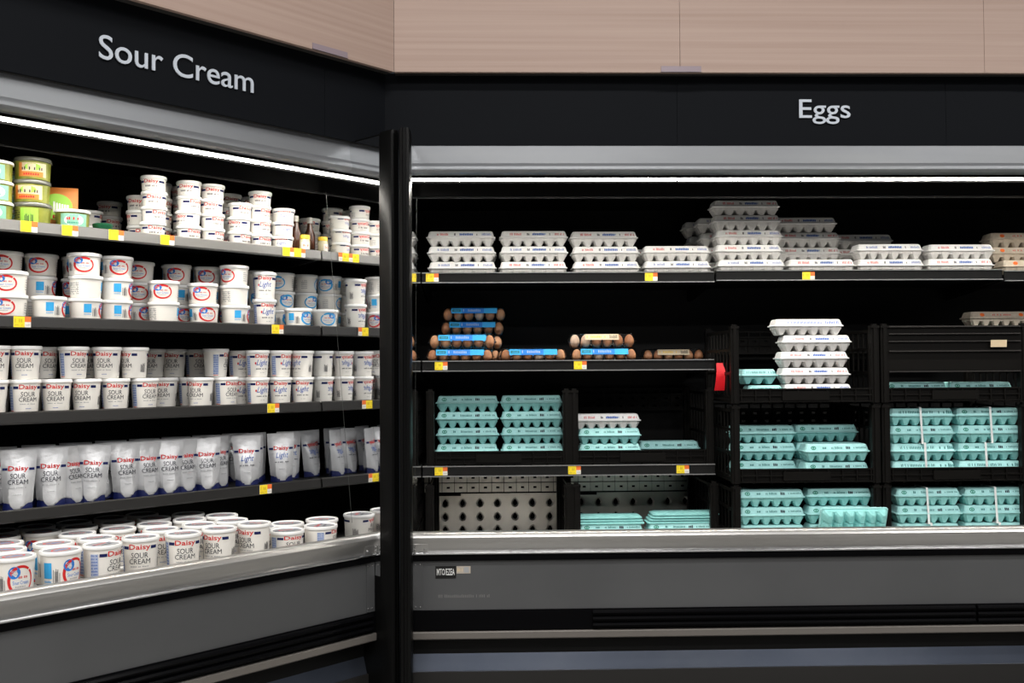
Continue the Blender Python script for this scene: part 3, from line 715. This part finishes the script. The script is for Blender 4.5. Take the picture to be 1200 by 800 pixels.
# --- deck: large tubs, two layers
z0 = LZ['deck']
deck = [(P_BIGR, -1.250, .160, .42, 'first'), (P_BIGR, -1.118, .160, .78, 'second'), (P_BIGD, -.993, .160, .9, 'third'), (P_BIGD, -.855, .195, -.1, 'fourth'), (P_BIGD, -.728, .160, .05, 'fifth'), (P_BIGD, -.598, .160, -.6, 'sixth'), (P_BIGD, -.462, .165, -.8, 'seventh')]
for i, (pk, u, v, r, o_) in enumerate(deck):
    zz = -.004*i
    for k in range(2):
        place(pk, 'large white sour cream tub, %s from left in front deck row%s' % (o_, '' if k else ', lower layer'), 'tub', 'large tubs on the deck', at(ML, u, v, z0+k*H_BIG, FACE+.05+r+(0 if k else 1)))
for i, (u, v, r) in enumerate(((-.325, .170, .3), (-.180, .172, 1.2))):
    for k in range(2):
        place(P_WIDE, 'wide sour cream tub on deck, %s, %s layer' % (('left of the last one', 'nearest the mirrored panel')[i], ('lower', 'upper')[k]), 'tub', 'wide tubs on the deck', at(ML, u, v, z0+k*.100, FACE+r))
for i, (u, v) in enumerate(((-.235, .305), (-.09, .29), (-.35, .31))):
    for k in range(2): place(P_WIDE, 'wide sour cream tub in second deck row, %s from left, %s layer' % (ORD[(1, 2, 0)[i]], ('lower', 'upper')[k]), 'tub', 'wide tubs on the deck', at(ML, u, v, z0+k*.100, FACE+jit(.6)))
rows = [('second', .290, [(-1.232, 0), (-1.085, 0), (-.958, 1), (-.735, 1), (-.60, 1), (-.475, 1)]), ('third', .415, [(-1.19, 0), (-.96, 1), (-.83, 1), (-.70, 1), (-.57, 1), (-.445, 1)]), ('fourth', .540, [(-1.16, 0), (-1.03, 0), (-.90, 1), (-.775, 1), (-.64, 1), (-.51, 1)]), ('fifth', .665, [(-1.12, 0), (-1.0, 0), (-.87, 1), (-.745, 1), (-.62, 1)])]
for nm, v, us in rows:
    for i, (u, d) in enumerate(us):
        for k in range(2):
            place(P_BIGD if d else P_BIGR, 'large sour cream tub, %s from left in %s deck row, %s layer' % (ORD[i], nm, ('lower', 'upper')[k]), 'tub', 'large tubs on the deck', at(ML, u+jit(.004), v+jit(.004), z0+k*H_BIG, FACE+jit(.5)))
place(P_DIP, 'shaded small tub near the mirrored panel at the back of the deck', 'tub', 'dip tubs stacked on the top shelf', at(ML, -.08, .46, z0, 0))

# ---------------------------------------------------------------- egg cartons
def cup_ring(cx, cy, w, d, z, n=10):
    return [(cx+w*max(-1, min(1, 1.12*cos(2*pi*i/n))), cy+d*max(-1, min(1, 1.12*sin(2*pi*i/n))), z) for i in range(n)]
def carton(name, Lc, Dc, Hc, nx, lidm, basem, draw, hinge=.56):
    """pulp carton: tapered cups below, flange, domed lid above"""
    root = empty(name); hx = Lc/2; hy = Dc/2; zf = Hc*hinge
    def rr_(w, d, z, c=.007): return [(-w+c, -d, z), (w-c, -d, z), (w, -d+c, z), (w, d-c, z), (w-c, d, z), (-w+c, d, z), (-w, d-c, z), (-w, -d+c, z)]
    b = MB(); px = (Lc-.012)/nx; py = (Dc-.012)/2
    def sq(cx, cy, w, d, z): return [(cx+x, cy+y, z) for x, y in ((-w*.62, -d), (w*.62, -d), (w, -d*.62), (w, d*.62), (w*.62, d), (-w*.62, d), (-w, d*.62), (-w, -d*.62))]
    for i in range(nx):
        for j in range(2):
            cx = -hx+.006+px*(i+.5); cy = (-1 if j == 0 else 1)*py*.5; k = -1 if j == 0 else 1
            b.loft([sq(cx, cy-k*.004, px*.17, py*.36, 0), sq(cx, cy-k*.003, px*.23, py*.42, zf*.08), sq(cx, cy-k*.001, px*.46, py*.47, zf*.60), sq(cx, cy, px*.53, py*.485, zf*.70), sq(cx, cy+k*.0015, px*.53, py*.50, zf*.98)], basem)
    b.loft([rr_(hx-.008, hy-.0085, zf*.64), rr_(hx-.004, hy-.0055, zf*.98)], basem)
    bo = b.build('carton_base', root, smooth=28)
    l = MB().loft([rr_(hx, hy, zf-.002), rr_(hx+.002, hy+.002, zf), rr_(hx+.002, hy+.002, zf+.003), rr_(hx-.004, hy-.003, zf+.0055), rr_(hx-.010, hy-.010, Hc-.004), rr_(hx-.014, hy-.014, Hc)], lidm)
    lo = l.build('carton_lid', root, smooth=25)
    z1, z2 = zf+.006, Hc-.005
    tilt = lambda z: -(hy-.003)+(z-zf-.0055)/(Hc-.004-zf-.0055)*.007-.0006
    q = MB(); draw(q, hx, z1, z2, tilt); po_ = q.build('carton_print', root, fixn=False)
    return reg(root, bo, lo, po_)
def pr_white(alt):
    def d(q, hx, z1, z2, t):
        r = random.Random(4+alt); h = z2-z1; a, b = z1+h*.22, z2-h*.20
        flat(q, strokes2d(-hx*.70, -hx*.36, a, b, 11, r, .5), RED if alt != 2 else SCRIPT, tilt=t)
        flat(q, strokes2d(-hx*.20, -hx*.12, a, b, 3, r, .7), INK, tilt=t)
        flat(q, rect2d(-hx*.04, hx*.36, a+h*.08, b-h*.08), PALEB, tilt=t); flat(q, strokes2d(-hx*.04, hx*.36, a, b, 10, r, .7), SCRIPT, tilt=lambda z: t(z)-.0003)
        flat(q, strokes2d(hx*.46, hx*.52, a, b, 2, r, .7), INK, tilt=t)
        flat(q, strokes2d(hx*.62, hx*.90, a, b, 9, r, .5), (SCRIPT, RED, SCRIPT)[alt], tilt=t)
    return d
def pr_plain(q, hx, z1, z2, t):
    r = random.Random(6); h = z2-z1
    flat(q, strokes2d(-hx*.62, hx*.38, z1+h*.2, z2-h*.15, 30, r, .55), SCRIPT, tilt=t); flat(q, strokes2d(hx*.48, hx*.88, z1+h*.2, z2-h*.15, 10, r, .6), SCRIPT, tilt=t)
def pr_teal(alt):
    def d(q, hx, z1, z2, t):
        r = random.Random(7+alt); h = z2-z1; zc = (z1+z2)/2
        if alt == 2:
            flat(q, strokes2d(-hx*.7, hx*.35, z1+h*.25, z2-h*.2, 26, r, .5), DKTEAL, tilt=t); flat(q, strokes2d(hx*.5, hx*.95, z1+h*.2, z2-h*.15, 9, r, .65), DKTEAL, tilt=t); return
        flat(q, ring2d(-hx*.74, zc, .0115, h*.36, .0035, 16), GREEN, tilt=t); flat(q, disc2d(-hx*.74, zc, .004, h*.14, 8), GREEN, tilt=t)
        flat(q, strokes2d(-hx*.46, -hx*.34, z1+h*.3, z2-h*.25, 3, r, .7), DKTEAL, tilt=t)
        flat(q, strokes2d(-hx*.22, hx*.16, z1+h*.3, z2-h*.25, 11, r, .55), DKTEAL, tilt=t)
        flat(q, strokes2d(hx*.26, hx*.40, z1+h*.25, z2-h*.2, 3, r, .75), INK, tilt=t); flat(q, strokes2d(hx*.5, hx*.9, z1+h*.35, z2-h*.3, 12, r, .5), DKTEAL, tilt=t)
    return d
def pr_beige(q, hx, z1, z2, t):
    r = random.Random(9); h = z2-z1; zc = (z1+z2)/2
    flat(q, disc2d(-hx*.62, zc, .011, h*.42, 14), ORANGE, tilt=t); flat(q, strokes2d(-hx*.3, hx*.3, z1+h*.3, z2-h*.3, 12, r, .5), RED, tilt=t); flat(q, disc2d(hx*.6, zc, .011, h*.42, 14), ORANGE, tilt=t)
HW, HT = .068, .073
P_W = [carton('egg_carton', .300, .104, HW, 6, FOAMW, PULP, pr_white(a)) for a in range(3)]
P_WP = carton('egg_carton', .300, .104, HW, 6, FOAMW, PULP, pr_plain)
P_T = [carton('egg_carton', .282, .104, HT, 6, CYANL, CYAN, pr_teal(a)) for a in range(3)]
P_T6 = carton('half_dozen_carton', .160, .104, .064, 3, CYANL, CYAN, pr_teal(2))
P_BG = carton('egg_carton', .300, .104, HW, 6, BEIGE, BEIGE, pr_beige)
def stack(M, pks, u, vf, z, n, h, what, where, group, lean=0, yaw=0, wob=.006, D=.104, sub=None):
    for k in range(n):
        pk = pks[rr.randrange(len(pks))] if isinstance(pks, list) else pks
        if sub and k in sub: pk = sub[k]
        lv = 'only carton' if n == 1 else 'bottom carton' if k == 0 else 'top carton' if k == n-1 else 'middle carton' if n == 3 else '%s carton up' % ORD[k]
        place(pk, '%s, %s %s' % (what, lv, where), 'egg carton', group, at(M, u+lean*k+jit(wob), vf+D/2+jit(.004), z+k*h, yaw+jit(.012)))
# top shelf, white cartons
G1 = 'white egg cartons on the top shelf'
s = RZ['s1']
stack(MR, P_W, .176, .672, s, 3, HW, 'white egg carton', 'of first stack from the post', G1)
stack(MR, P_W, .494, .672, s, 3, HW, 'white egg carton', 'of second stack from the post', G1)
stack(MR, P_W, .812, .682, s, 3, HW-.001, 'white egg carton', 'of third stack from the post', G1)
stack(MR, P_W, 1.135, .672, s, 2, HW, 'white egg carton', 'of low front stack left of tall stack', G1)
stack(MR, P_W, 1.075, .84, s, 2, HW+.006, 'shaded white carton', 'of rear stack left of tall stack', G1)
for i, u in enumerate((.18, .50)): stack(MR, P_W, u, .80, s, 2, HW, 'shaded white carton', 'behind the %s stack from the post' % ORD[i], G1)
s = RZ['s1b']
stack(MR, P_W, 1.462, .672, s, 5, HW-.002, 'white egg carton', 'of tall five high stack', G1, lean=-.006)
stack(MR, P_W, 1.432, .79, s, 4, HW, 'shaded white carton', 'of stack just behind the tall stack', G1, lean=-.012)
stack(MR, P_W, 1.405, .91, s, 4, HW, 'shaded white carton', 'of rearmost stack behind the tall stack', G1, lean=-.014)
stack(MR, P_W, 1.775, .80, s, 4, HW+.001, 'shaded white carton', 'of four high stack right of tall stack', G1, lean=-.010)
stack(MR, P_W, 1.778, .672, s, 1, HW, 'white egg carton', 'lying in front of four high stack', G1)
stack(MR, P_W, 2.03, .86, s, 3, HW, 'shaded white carton', 'of dim three high rear stack', G1)
stack(MR, P_W, 2.089, .672, s, 2, HW, 'white egg carton', 'of two high stack before dim rear stack', G1)
stack(MR, P_W, 2.31, .90, s, 2, HW+.004, 'shaded white carton', 'of low dim rear stack near beige cartons', G1)
stack(MR, P_W, 2.400, .672, s, 2, HW-.003, 'white egg carton', 'of two high stack next to beige cartons', G1)
G2 = 'beige egg cartons'
for k in range(3): place(P_BG, 'beige egg carton with orange dots, %s of three on top shelf' % ('bottom', 'middle', 'top')[k], 'egg carton', G2, at(MR, 2.742-.02*(k > 0), .725+.07*(k > 0), RZ['s1']+k*.066))
# second shelf: clear cartons with brown eggs
def make_clear(labm):
    root = empty('clear_egg_carton'); Lc, Dc, H = .300, .104, .064; hx, hy = Lc/2, Dc/2
    def rr_(w, d, z, c=.008): return [(-w+c, -d, z), (w-c, -d, z), (w, -d+c, z), (w, d-c, z), (w-c, d, z), (-w+c, d, z), (-w, d-c, z), (-w, -d+c, z)]
    b = MB(); px = (Lc-.010)/6
    for i in range(6):
        for j in range(2):
            cx = -hx+.005+px*(i+.5); cy = -hy+.004+.048*(j+.5)
            b.loft([cup_ring(cx, cy, .010, .010, 0), cup_ring(cx, cy, .017, .017, .004), cup_ring(cx, cy, .0225, .0225, .022), cup_ring(cx, cy, .0243, .024, .028)], CLEAR, True, False)
    bo = b.build('carton_base', root, smooth=50)
    lo = MB().loft([rr_(hx, hy, .028), rr_(hx+.002, hy+.002, .029), rr_(hx-.003, hy-.003, .032), rr_(hx-.012, hy-.012, H-.003), rr_(hx-.016, hy-.016, H)], CLEAR, False, True).build('carton_lid', root, smooth=25)
    q = MB(); r = random.Random(2); t = lambda z: -hy+.002+(z-.032)/(H-.035)*.009-.0008
    if labm == 'blue':
        flat(q, rect2d(-.105, .105, .036, .0605), SKY, tilt=t); flat(q, rect2d(-.055, .045, .036, .0605), BLUE, tilt=lambda z: t(z)-.0003)
        flat(q, strokes2d(-.050, .040, .044, .056, 12, r, .5), PALEB, tilt=lambda z: t(z)-.0006); flat(q, rect2d(-.100, -.062, .043, .055), DKTEAL, tilt=lambda z: t(z)-.0003); flat(q, strokes2d(-.097, -.066, .046, .052, 7, r, .6), SKY, tilt=lambda z: t(z)-.0006)
        q.add([(-.105, -.040, H+.0005), (.105, -.040, H+.0005), (.105, .03, H+.0005), (-.105, .03, H+.0005)], [(0, 1, 2, 3)], SKY)
    else:
        flat(q, rect2d(-.078, .072, .036, .0615), KRAFT, tilt=t); flat(q, strokes2d(-.070, .015, .045, .055, 14, r, .6), YCAP, tilt=lambda z: t(z)-.0003); flat(q, strokes2d(.032, .066, .042, .058, 8, r, .5), INK, tilt=lambda z: t(z)-.0003)
    pr = q.build('carton_label', root, fixn=False)
    return reg(root, bo, lo, pr)
P_CB = make_clear('blue'); P_CK = make_clear('kraft')
P_EGG = []
for i in range(4):
    e = MB().lathe([(0, 0)]+[(.0212*sin(t)*(1-.10*(-cos(t))), .028-.028*cos(t)) for t in [pi*k/10 for k in range(1, 10)]]+[(0, .056)], EGGM[i], 16).build('egg', smooth=80); P_EGG.append(e)
def clear_carton(pk, u, vc, z, label, where, front=True, yaw=0):
    M2 = at(MR, u, vc, z, yaw); place(pk, label, 'egg carton', 'clear cartons of brown eggs', M2)
    px = .290/6
    for i in range(6):
        place(P_EGG[3 if rr.random() < .12 else rr.randrange(3)], 'brown egg, %s from left in front row of %s' % (ORD[i], where), 'egg', 'brown eggs in the clear cartons', M2 @ Matrix.Translation((-.145+px*(i+.5), -.024, .0045)))
s = RZ['s2']; hC = .0645
clear_carton(P_CB, .168, .726, s, 'clear carton of brown eggs, lower of left front stack', 'lower left front carton')
clear_carton(P_CB, .178, .728, s+hC, 'clear carton of brown eggs, upper of left front stack', 'upper left front carton')
for k in range(4): clear_carton(P_CB, .205+.008*k, .90, s+k*hC, 'shaded clear carton of brown eggs, %s in rear left stack' % ('bottom', 'second up', 'third up', 'top')[k], '%s rear carton' % ('bottom', 'second', 'third', 'top')[k])
clear_carton(P_CB, .491, .726, s, 'clear carton of brown eggs, single one between the stacks', 'single middle carton')
clear_carton(P_CB, .480, .86, s, 'shaded clear carton, lower behind the single middle carton', 'lower dim middle carton')
clear_carton(P_CB, .805, .726, s, 'clear carton of brown eggs under the beige labelled carton', 'lower right stack carton')
clear_carton(P_CK, .797, .730, s+hC, 'clear carton of brown eggs with beige label, top of right stack', 'beige labelled upper carton')
clear_carton(P_CK, 1.170, 1.02, s, 'shaded clear carton with beige label, alone near the red flag', 'lone carton by the red flag')

# ---------------------------------------------------------------- black plastic crates
CW, CD, CH = .632, .50, .330
def make_crate(frontwall=False, openfront=False):
    root = empty('plastic_crate'); hx = CW/2; parts = []
    def add(mb, n): parts.append(mb.build(n, root))
    f = MB()
    if openfront:
        for i in range(4): f.box(-hx+.004, hx-.004, .03+i*.14, .04+i*.14, .002, .006, CRATE)
    else: f.box(-hx+.004, hx-.004, .01, CD-.01, .004, .010, CRATE)
    for i in range(9): f.box(-hx+.02+i*.072, -hx+.030+i*.072, .01, CD-.01, 0, .004, CRATE)
    add(f, 'floor_panel')
    for x in (-hx, hx-.034):
        for y in (0, CD-.034):
            p = MB().box(x, x+.034, y+.006, y+.034, 0, CH-.012, CRATE).box(x+.010, x+.024, y, y+.010, 0, CH-.012, CRATE).box(x-.001, x+.035, y-.001, y+.035, CH-.014, CH-.004, CRATE).box(x+.007, x+.027, y+.007, y+.027, CH-.004, CH+.004, CRATE)
            add(p, 'corner_post')
    l = MB()
    for z in (.004, .030, .056): l.box(-hx+.034, hx-.034, .004, .016, z, z+.006, CRATE)
    for i in range(10):
        x = -hx+.040+i*(CW-.084)/9; l.box(x, x+.004, .002, .012, .004, .062, CRATE)
    l.box(-hx+.034, hx-.034, .012, .016, .004, .060, CRATE); l.box(-.10, .10, .0, .012, .012, .050, CRATE)
    if not openfront: add(l, 'front_lip')
    b = MB()
    for z in (.215, .252, .290, .316): b.box(-hx+.034, hx-.034, CD-.020, CD-.004, z, z+.007, CRATE)
    for i in range(11):
        x = -hx+.036+i*(CW-.078)/10; b.box(x, x+.006, CD-.018, CD-.006, .215, .322, CRATE)
    for i in range(10):
        x = -hx+.036+(i+.5)*(CW-.078)/10
        for z in (.222, .259):
            b.box(x-.024, x-.006, CD-.014, CD-.010, z, z+.030, CRATE); b.box(x+.012, x+.030, CD-.014, CD-.010, z, z+.030, CRATE); b.box(x-.006, x+.012, CD-.014, CD-.010, z, z+.010, CRATE); b.box(x-.006, x+.012, CD-.014, CD-.010, z+.020, z+.030, CRATE)
    if openfront: b = MB().box(-hx+.034, hx-.034, CD-.020, CD-.004, .316, .323, CRATE)
    add(b, 'back_wall')
    for x in (-hx+.004, hx-.010):
        s_ = MB()
        for z in (.02, .12, .22, .300): s_.box(x, x+.006, .034, CD-.034, z, z+.012, CRATE)
        for i in range(8):
            y = .04+i*(CD-.09)/7; s_.box(x, x+.006, y, y+.008, .02, .312, CRATE)
        add(s_, 'side_wall')
    if frontwall:
        w_ = MB()
        for z, t in ((.318, .006), (.288, .004), (.256, .004), (.214, .005)): w_.box(-hx+.034, hx-.034, -.004, .016, z, z+t, CRBAR)  # bar edges carry painted lamp highlights
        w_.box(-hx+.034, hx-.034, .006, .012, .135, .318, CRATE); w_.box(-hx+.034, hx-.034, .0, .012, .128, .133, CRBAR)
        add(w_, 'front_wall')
    return reg(root, *parts)
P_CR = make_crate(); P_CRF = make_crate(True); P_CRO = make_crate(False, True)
GC = 'black plastic egg crates'
VR = .67
for i, u in enumerate((.336, .968)):
    place(P_CR, 'black plastic crate on lowest egg shelf, %s' % ('next to the post', 'holding one white carton')[i], 'crate', GC, at(MR, u, VR, RZ['s3']))
    place(P_CRO, 'black plastic crate on the deck, %s' % ('empty one in front of steel panel', 'holding flattened teal cartons')[i], 'crate', GC, at(MR, u, .60, RZ['deck']))
FLZ = [.39, .728, 1.066]
RC = [1.632, 2.272, 2.912]
for i, u in enumerate(RC):
    for k in range(3):
        if i == 2 and k == 2: continue
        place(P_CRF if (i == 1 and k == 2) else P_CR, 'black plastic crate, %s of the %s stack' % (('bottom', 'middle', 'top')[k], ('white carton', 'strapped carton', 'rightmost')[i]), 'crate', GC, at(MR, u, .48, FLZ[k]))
# teal cartons inside the shelf crates
GT = 'teal egg cartons in crates'
s = RZ['s3']+.010
stack(MR, P_T[:2], .196, .80, s, 4, HT-.0005, 'teal egg carton', 'of left stack in shelf crate beside post', GT, wob=.003)
stack(MR, P_T[:2], .487, .80, s, 4, HT-.0005, 'teal egg carton', 'of right stack in shelf crate beside post', GT, wob=.003)
stack(MR, P_T[:2], .835, .76, s, 2, HT-.004, 'teal egg carton', 'under the lone white carton', GT, wob=.003)
place(P_W[1], 'white egg carton on top of two teal cartons in shelf crate', 'egg carton', GT, at(MR, .825, .815, s+2*(HT-.004), .01))
stack(MR, P_T[:2], 1.120, .86, s, 1, HT, 'dim teal carton', 'lying alone in shelf crate right of white one', GT)
# bottom deck, flattened nested trays on two cartons
for j, (u, nm) in enumerate(((.822, 'left'), (1.122, 'right'))):
    stack(MR, P_T[:2], u, .625, FLZ[0]+.010, 2, HT-.002, 'teal carton', 'of %s pair under the flattened lids' % nm, GT, wob=.003)
def make_flat():
    q = MB(); n = 8
    def rr_(w, d, z, c=.010): return [(-w+c, -d, z), (w-c, -d, z), (w, -d+c, z), (w, d-c, z), (w-c, d, z), (-w+c, d, z), (-w, d-c, z), (-w, -d+c, z)]
    q.loft([rr_(.145, .052, 0), rr_(.147, .054, .002), rr_(.146, .053, .006), rr_(.134, .042, .011)], CYAN); return q.build('flattened_carton_lid', smooth=20)
P_FL = make_flat()
for j, (u, nm) in enumerate(((.822, 'left'), (1.126, 'right'))):
    for k in range(3+j):
        place(P_FL, 'flattened teal carton lid, %s in %s pile on the deck' % (('bottom', 'second up', 'third up', 'top')[k], nm), 'egg carton', GT, at(MR, u+.006*k*(1 if j else -1)+jit(.004), .680+jit(.003), FLZ[0]+.010+2*(HT-.002)+.0115*k, jit(.02)))
# stack with the white cartons (first crate stack)
s = FLZ[2]+.010
stack(MR, P_W[:2], 1.700, .545, s, 4, .0700, 'white egg carton', 'of tall pile on top crate', G1, lean=.0, wob=.008)
place(P_WP, 'white egg carton with long blue print, crowning pile on top crate', 'egg carton', G1, at(MR, 1.672, .600, s+4*.0700, .03))
place(P_T6, 'half dozen teal carton, upper of two in top crate', 'egg carton', GT, at(MR, 1.452, .60, s+.064+.006, .06))
place(P_T6, 'half dozen teal carton, lower of two in top crate', 'egg carton', GT, at(MR, 1.480, .60, s, .0))
s = FLZ[1]+.010
stack(MR, P_T[:2], 1.488, .60, s, 3, HT+.003, 'teal egg carton', 'of left stack in middle crate', GT, wob=.003)
stack(MR, P_T[:2], 1.776, .64, s, 3, HT+.003, 'teal egg carton', 'of right rear stack in middle crate', GT, wob=.003)
stack(MR, P_T[:2], 1.772, .505, s, 2, HT+.006, 'teal egg carton', 'of right front pair in middle crate', GT, wob=.003, yaw=.03)
s = FLZ[0]+.010
stack(MR, P_T[:2], 1.492, .51, s, 4, HT+.002, 'teal egg carton', 'of left stack in bottom crate', GT, wob=.002)
stack(MR, P_T[:2], 1.789, .52, s, 4, HT+.002, 'teal egg carton', 'of right stack in bottom crate', GT, wob=.002)
stack(MR, P_T6, 1.815, .36, RZ['deck'], 2, .064, 'half dozen teal carton', 'under the upturned one, before bottom crate', GT, wob=.002)
place(P_T[2], 'teal egg carton tipped on its side showing its cups', 'egg carton', GT, at(MR, 1.822, .455, RZ['deck']+.128+.052, .0) @ Matrix.Rotation(radians(-70), 4, 'X') @ Matrix.Translation((0, 0, -.02)))
# strapped cartons (second crate stack)
GS = 'white straps round teal cartons'
strap_mesh = None
def strap(u, vf, z0_, z1_, label, lean=0):
    w_ = .0045; y0, y1 = vf-.0045, vf+.108
    pts = [(y0, z0_), (y0, z1_+.002), (y1, z1_+.002), (y1, z0_)]
    def r_(y, z, o): return y, z
    q = MB(); t = .0012
    outer = [(y0-t, z0_-t), (y0-t, z1_+t+.002), (y1+t, z1_+t+.002), (y1+t, z0_-t)]; inner = [(y0, z0_), (y0, z1_+.002), (y1, z1_+.002), (y1, z0_)]
    for i in range(4):
        j = (i+1) % 4
        def L_(p): return lean*(p[1]-z0_)
        a, b, c, d = outer[i], outer[j], inner[j], inner[i]
        vs = [(-w_+L_(p), p[0], p[1]) for p in (a, b, c, d)]+[(w_+L_(p), p[0], p[1]) for p in (a, b, c, d)]
        q.add(vs, [(0, 1, 2, 3), (4, 5, 6, 7), (0, 1, 5, 4), (1, 2, 6, 5), (2, 3, 7, 6), (3, 0, 4, 7)], STRAP)
    o = q.build('carton_strap'); o.matrix_world = MR @ Matrix.Translation((u, 0, 0)); tag(o, label, 'strap', GS)
s = FLZ[1]+.010; hh = HT+.0025
for i, u in enumerate((2.148, 2.440)):
    nm = ('left', 'right')[i]
    stack(MR, P_T, u, .525, s, 4, hh, 'strapped teal carton', 'of %s stack in middle crate' % nm, GT, wob=.003)
    strap(u-.004+.01*i, .525, s+2*hh, s+4*hh, 'white strap round upper two cartons of %s stack, middle crate' % nm, -.05)
    strap(u+.012-.03*i, .525, s, s+2*hh, 'white strap round lower two cartons of %s stack, middle crate' % nm, -.04)
s = FLZ[0]+.010
for i, u in enumerate((2.163, 2.457)):
    nm = ('left', 'right')[i]
    stack(MR, P_T, u, .51, s, 4, HT+.002, 'strapped teal carton', 'of %s stack in bottom crate' % nm, GT, wob=.002)
    strap(u-.004, .51, s+2*(HT+.002), s+4*(HT+.002), 'white strap round upper two cartons of %s stack, bottom crate' % nm, -.05)
    strap(u+.006, .51, s, s+2*(HT+.002), 'white strap round lower two cartons of %s stack, bottom crate' % nm, 0)
s = FLZ[2]+.010
stack(MR, P_T[:2], 2.14, .56, s, 1, HT, 'teal egg carton', 'seen through left of barred top crate', GT)
stack(MR, P_T[:2], 2.43, .56, s, 1, HT, 'teal egg carton', 'seen through right of barred top crate', GT)
for i, u in enumerate((2.79,)):
    for k in range(2): stack(MR, P_T, u, .52, FLZ[k]+.010, 4, HT+.002, 'teal egg carton', 'of stack cut by right edge, %s crate' % ('bottom', 'middle')[k], GT, wob=.002)
place(P_BG, 'beige egg carton lying on the barred top crate', 'egg carton', G2, at(MR, 2.66, .87, FLZ[2]+CH+.004, .02))
kl = MB().box(-.034, .034, 0, .002, 0, .030, KRAFT).build('kraft_card'); kl.matrix_world = at(MR, 2.455, .470, FLZ[2]+.232, .0, .1); tag(kl, 'small kraft card stuck in the barred top crate', 'card')
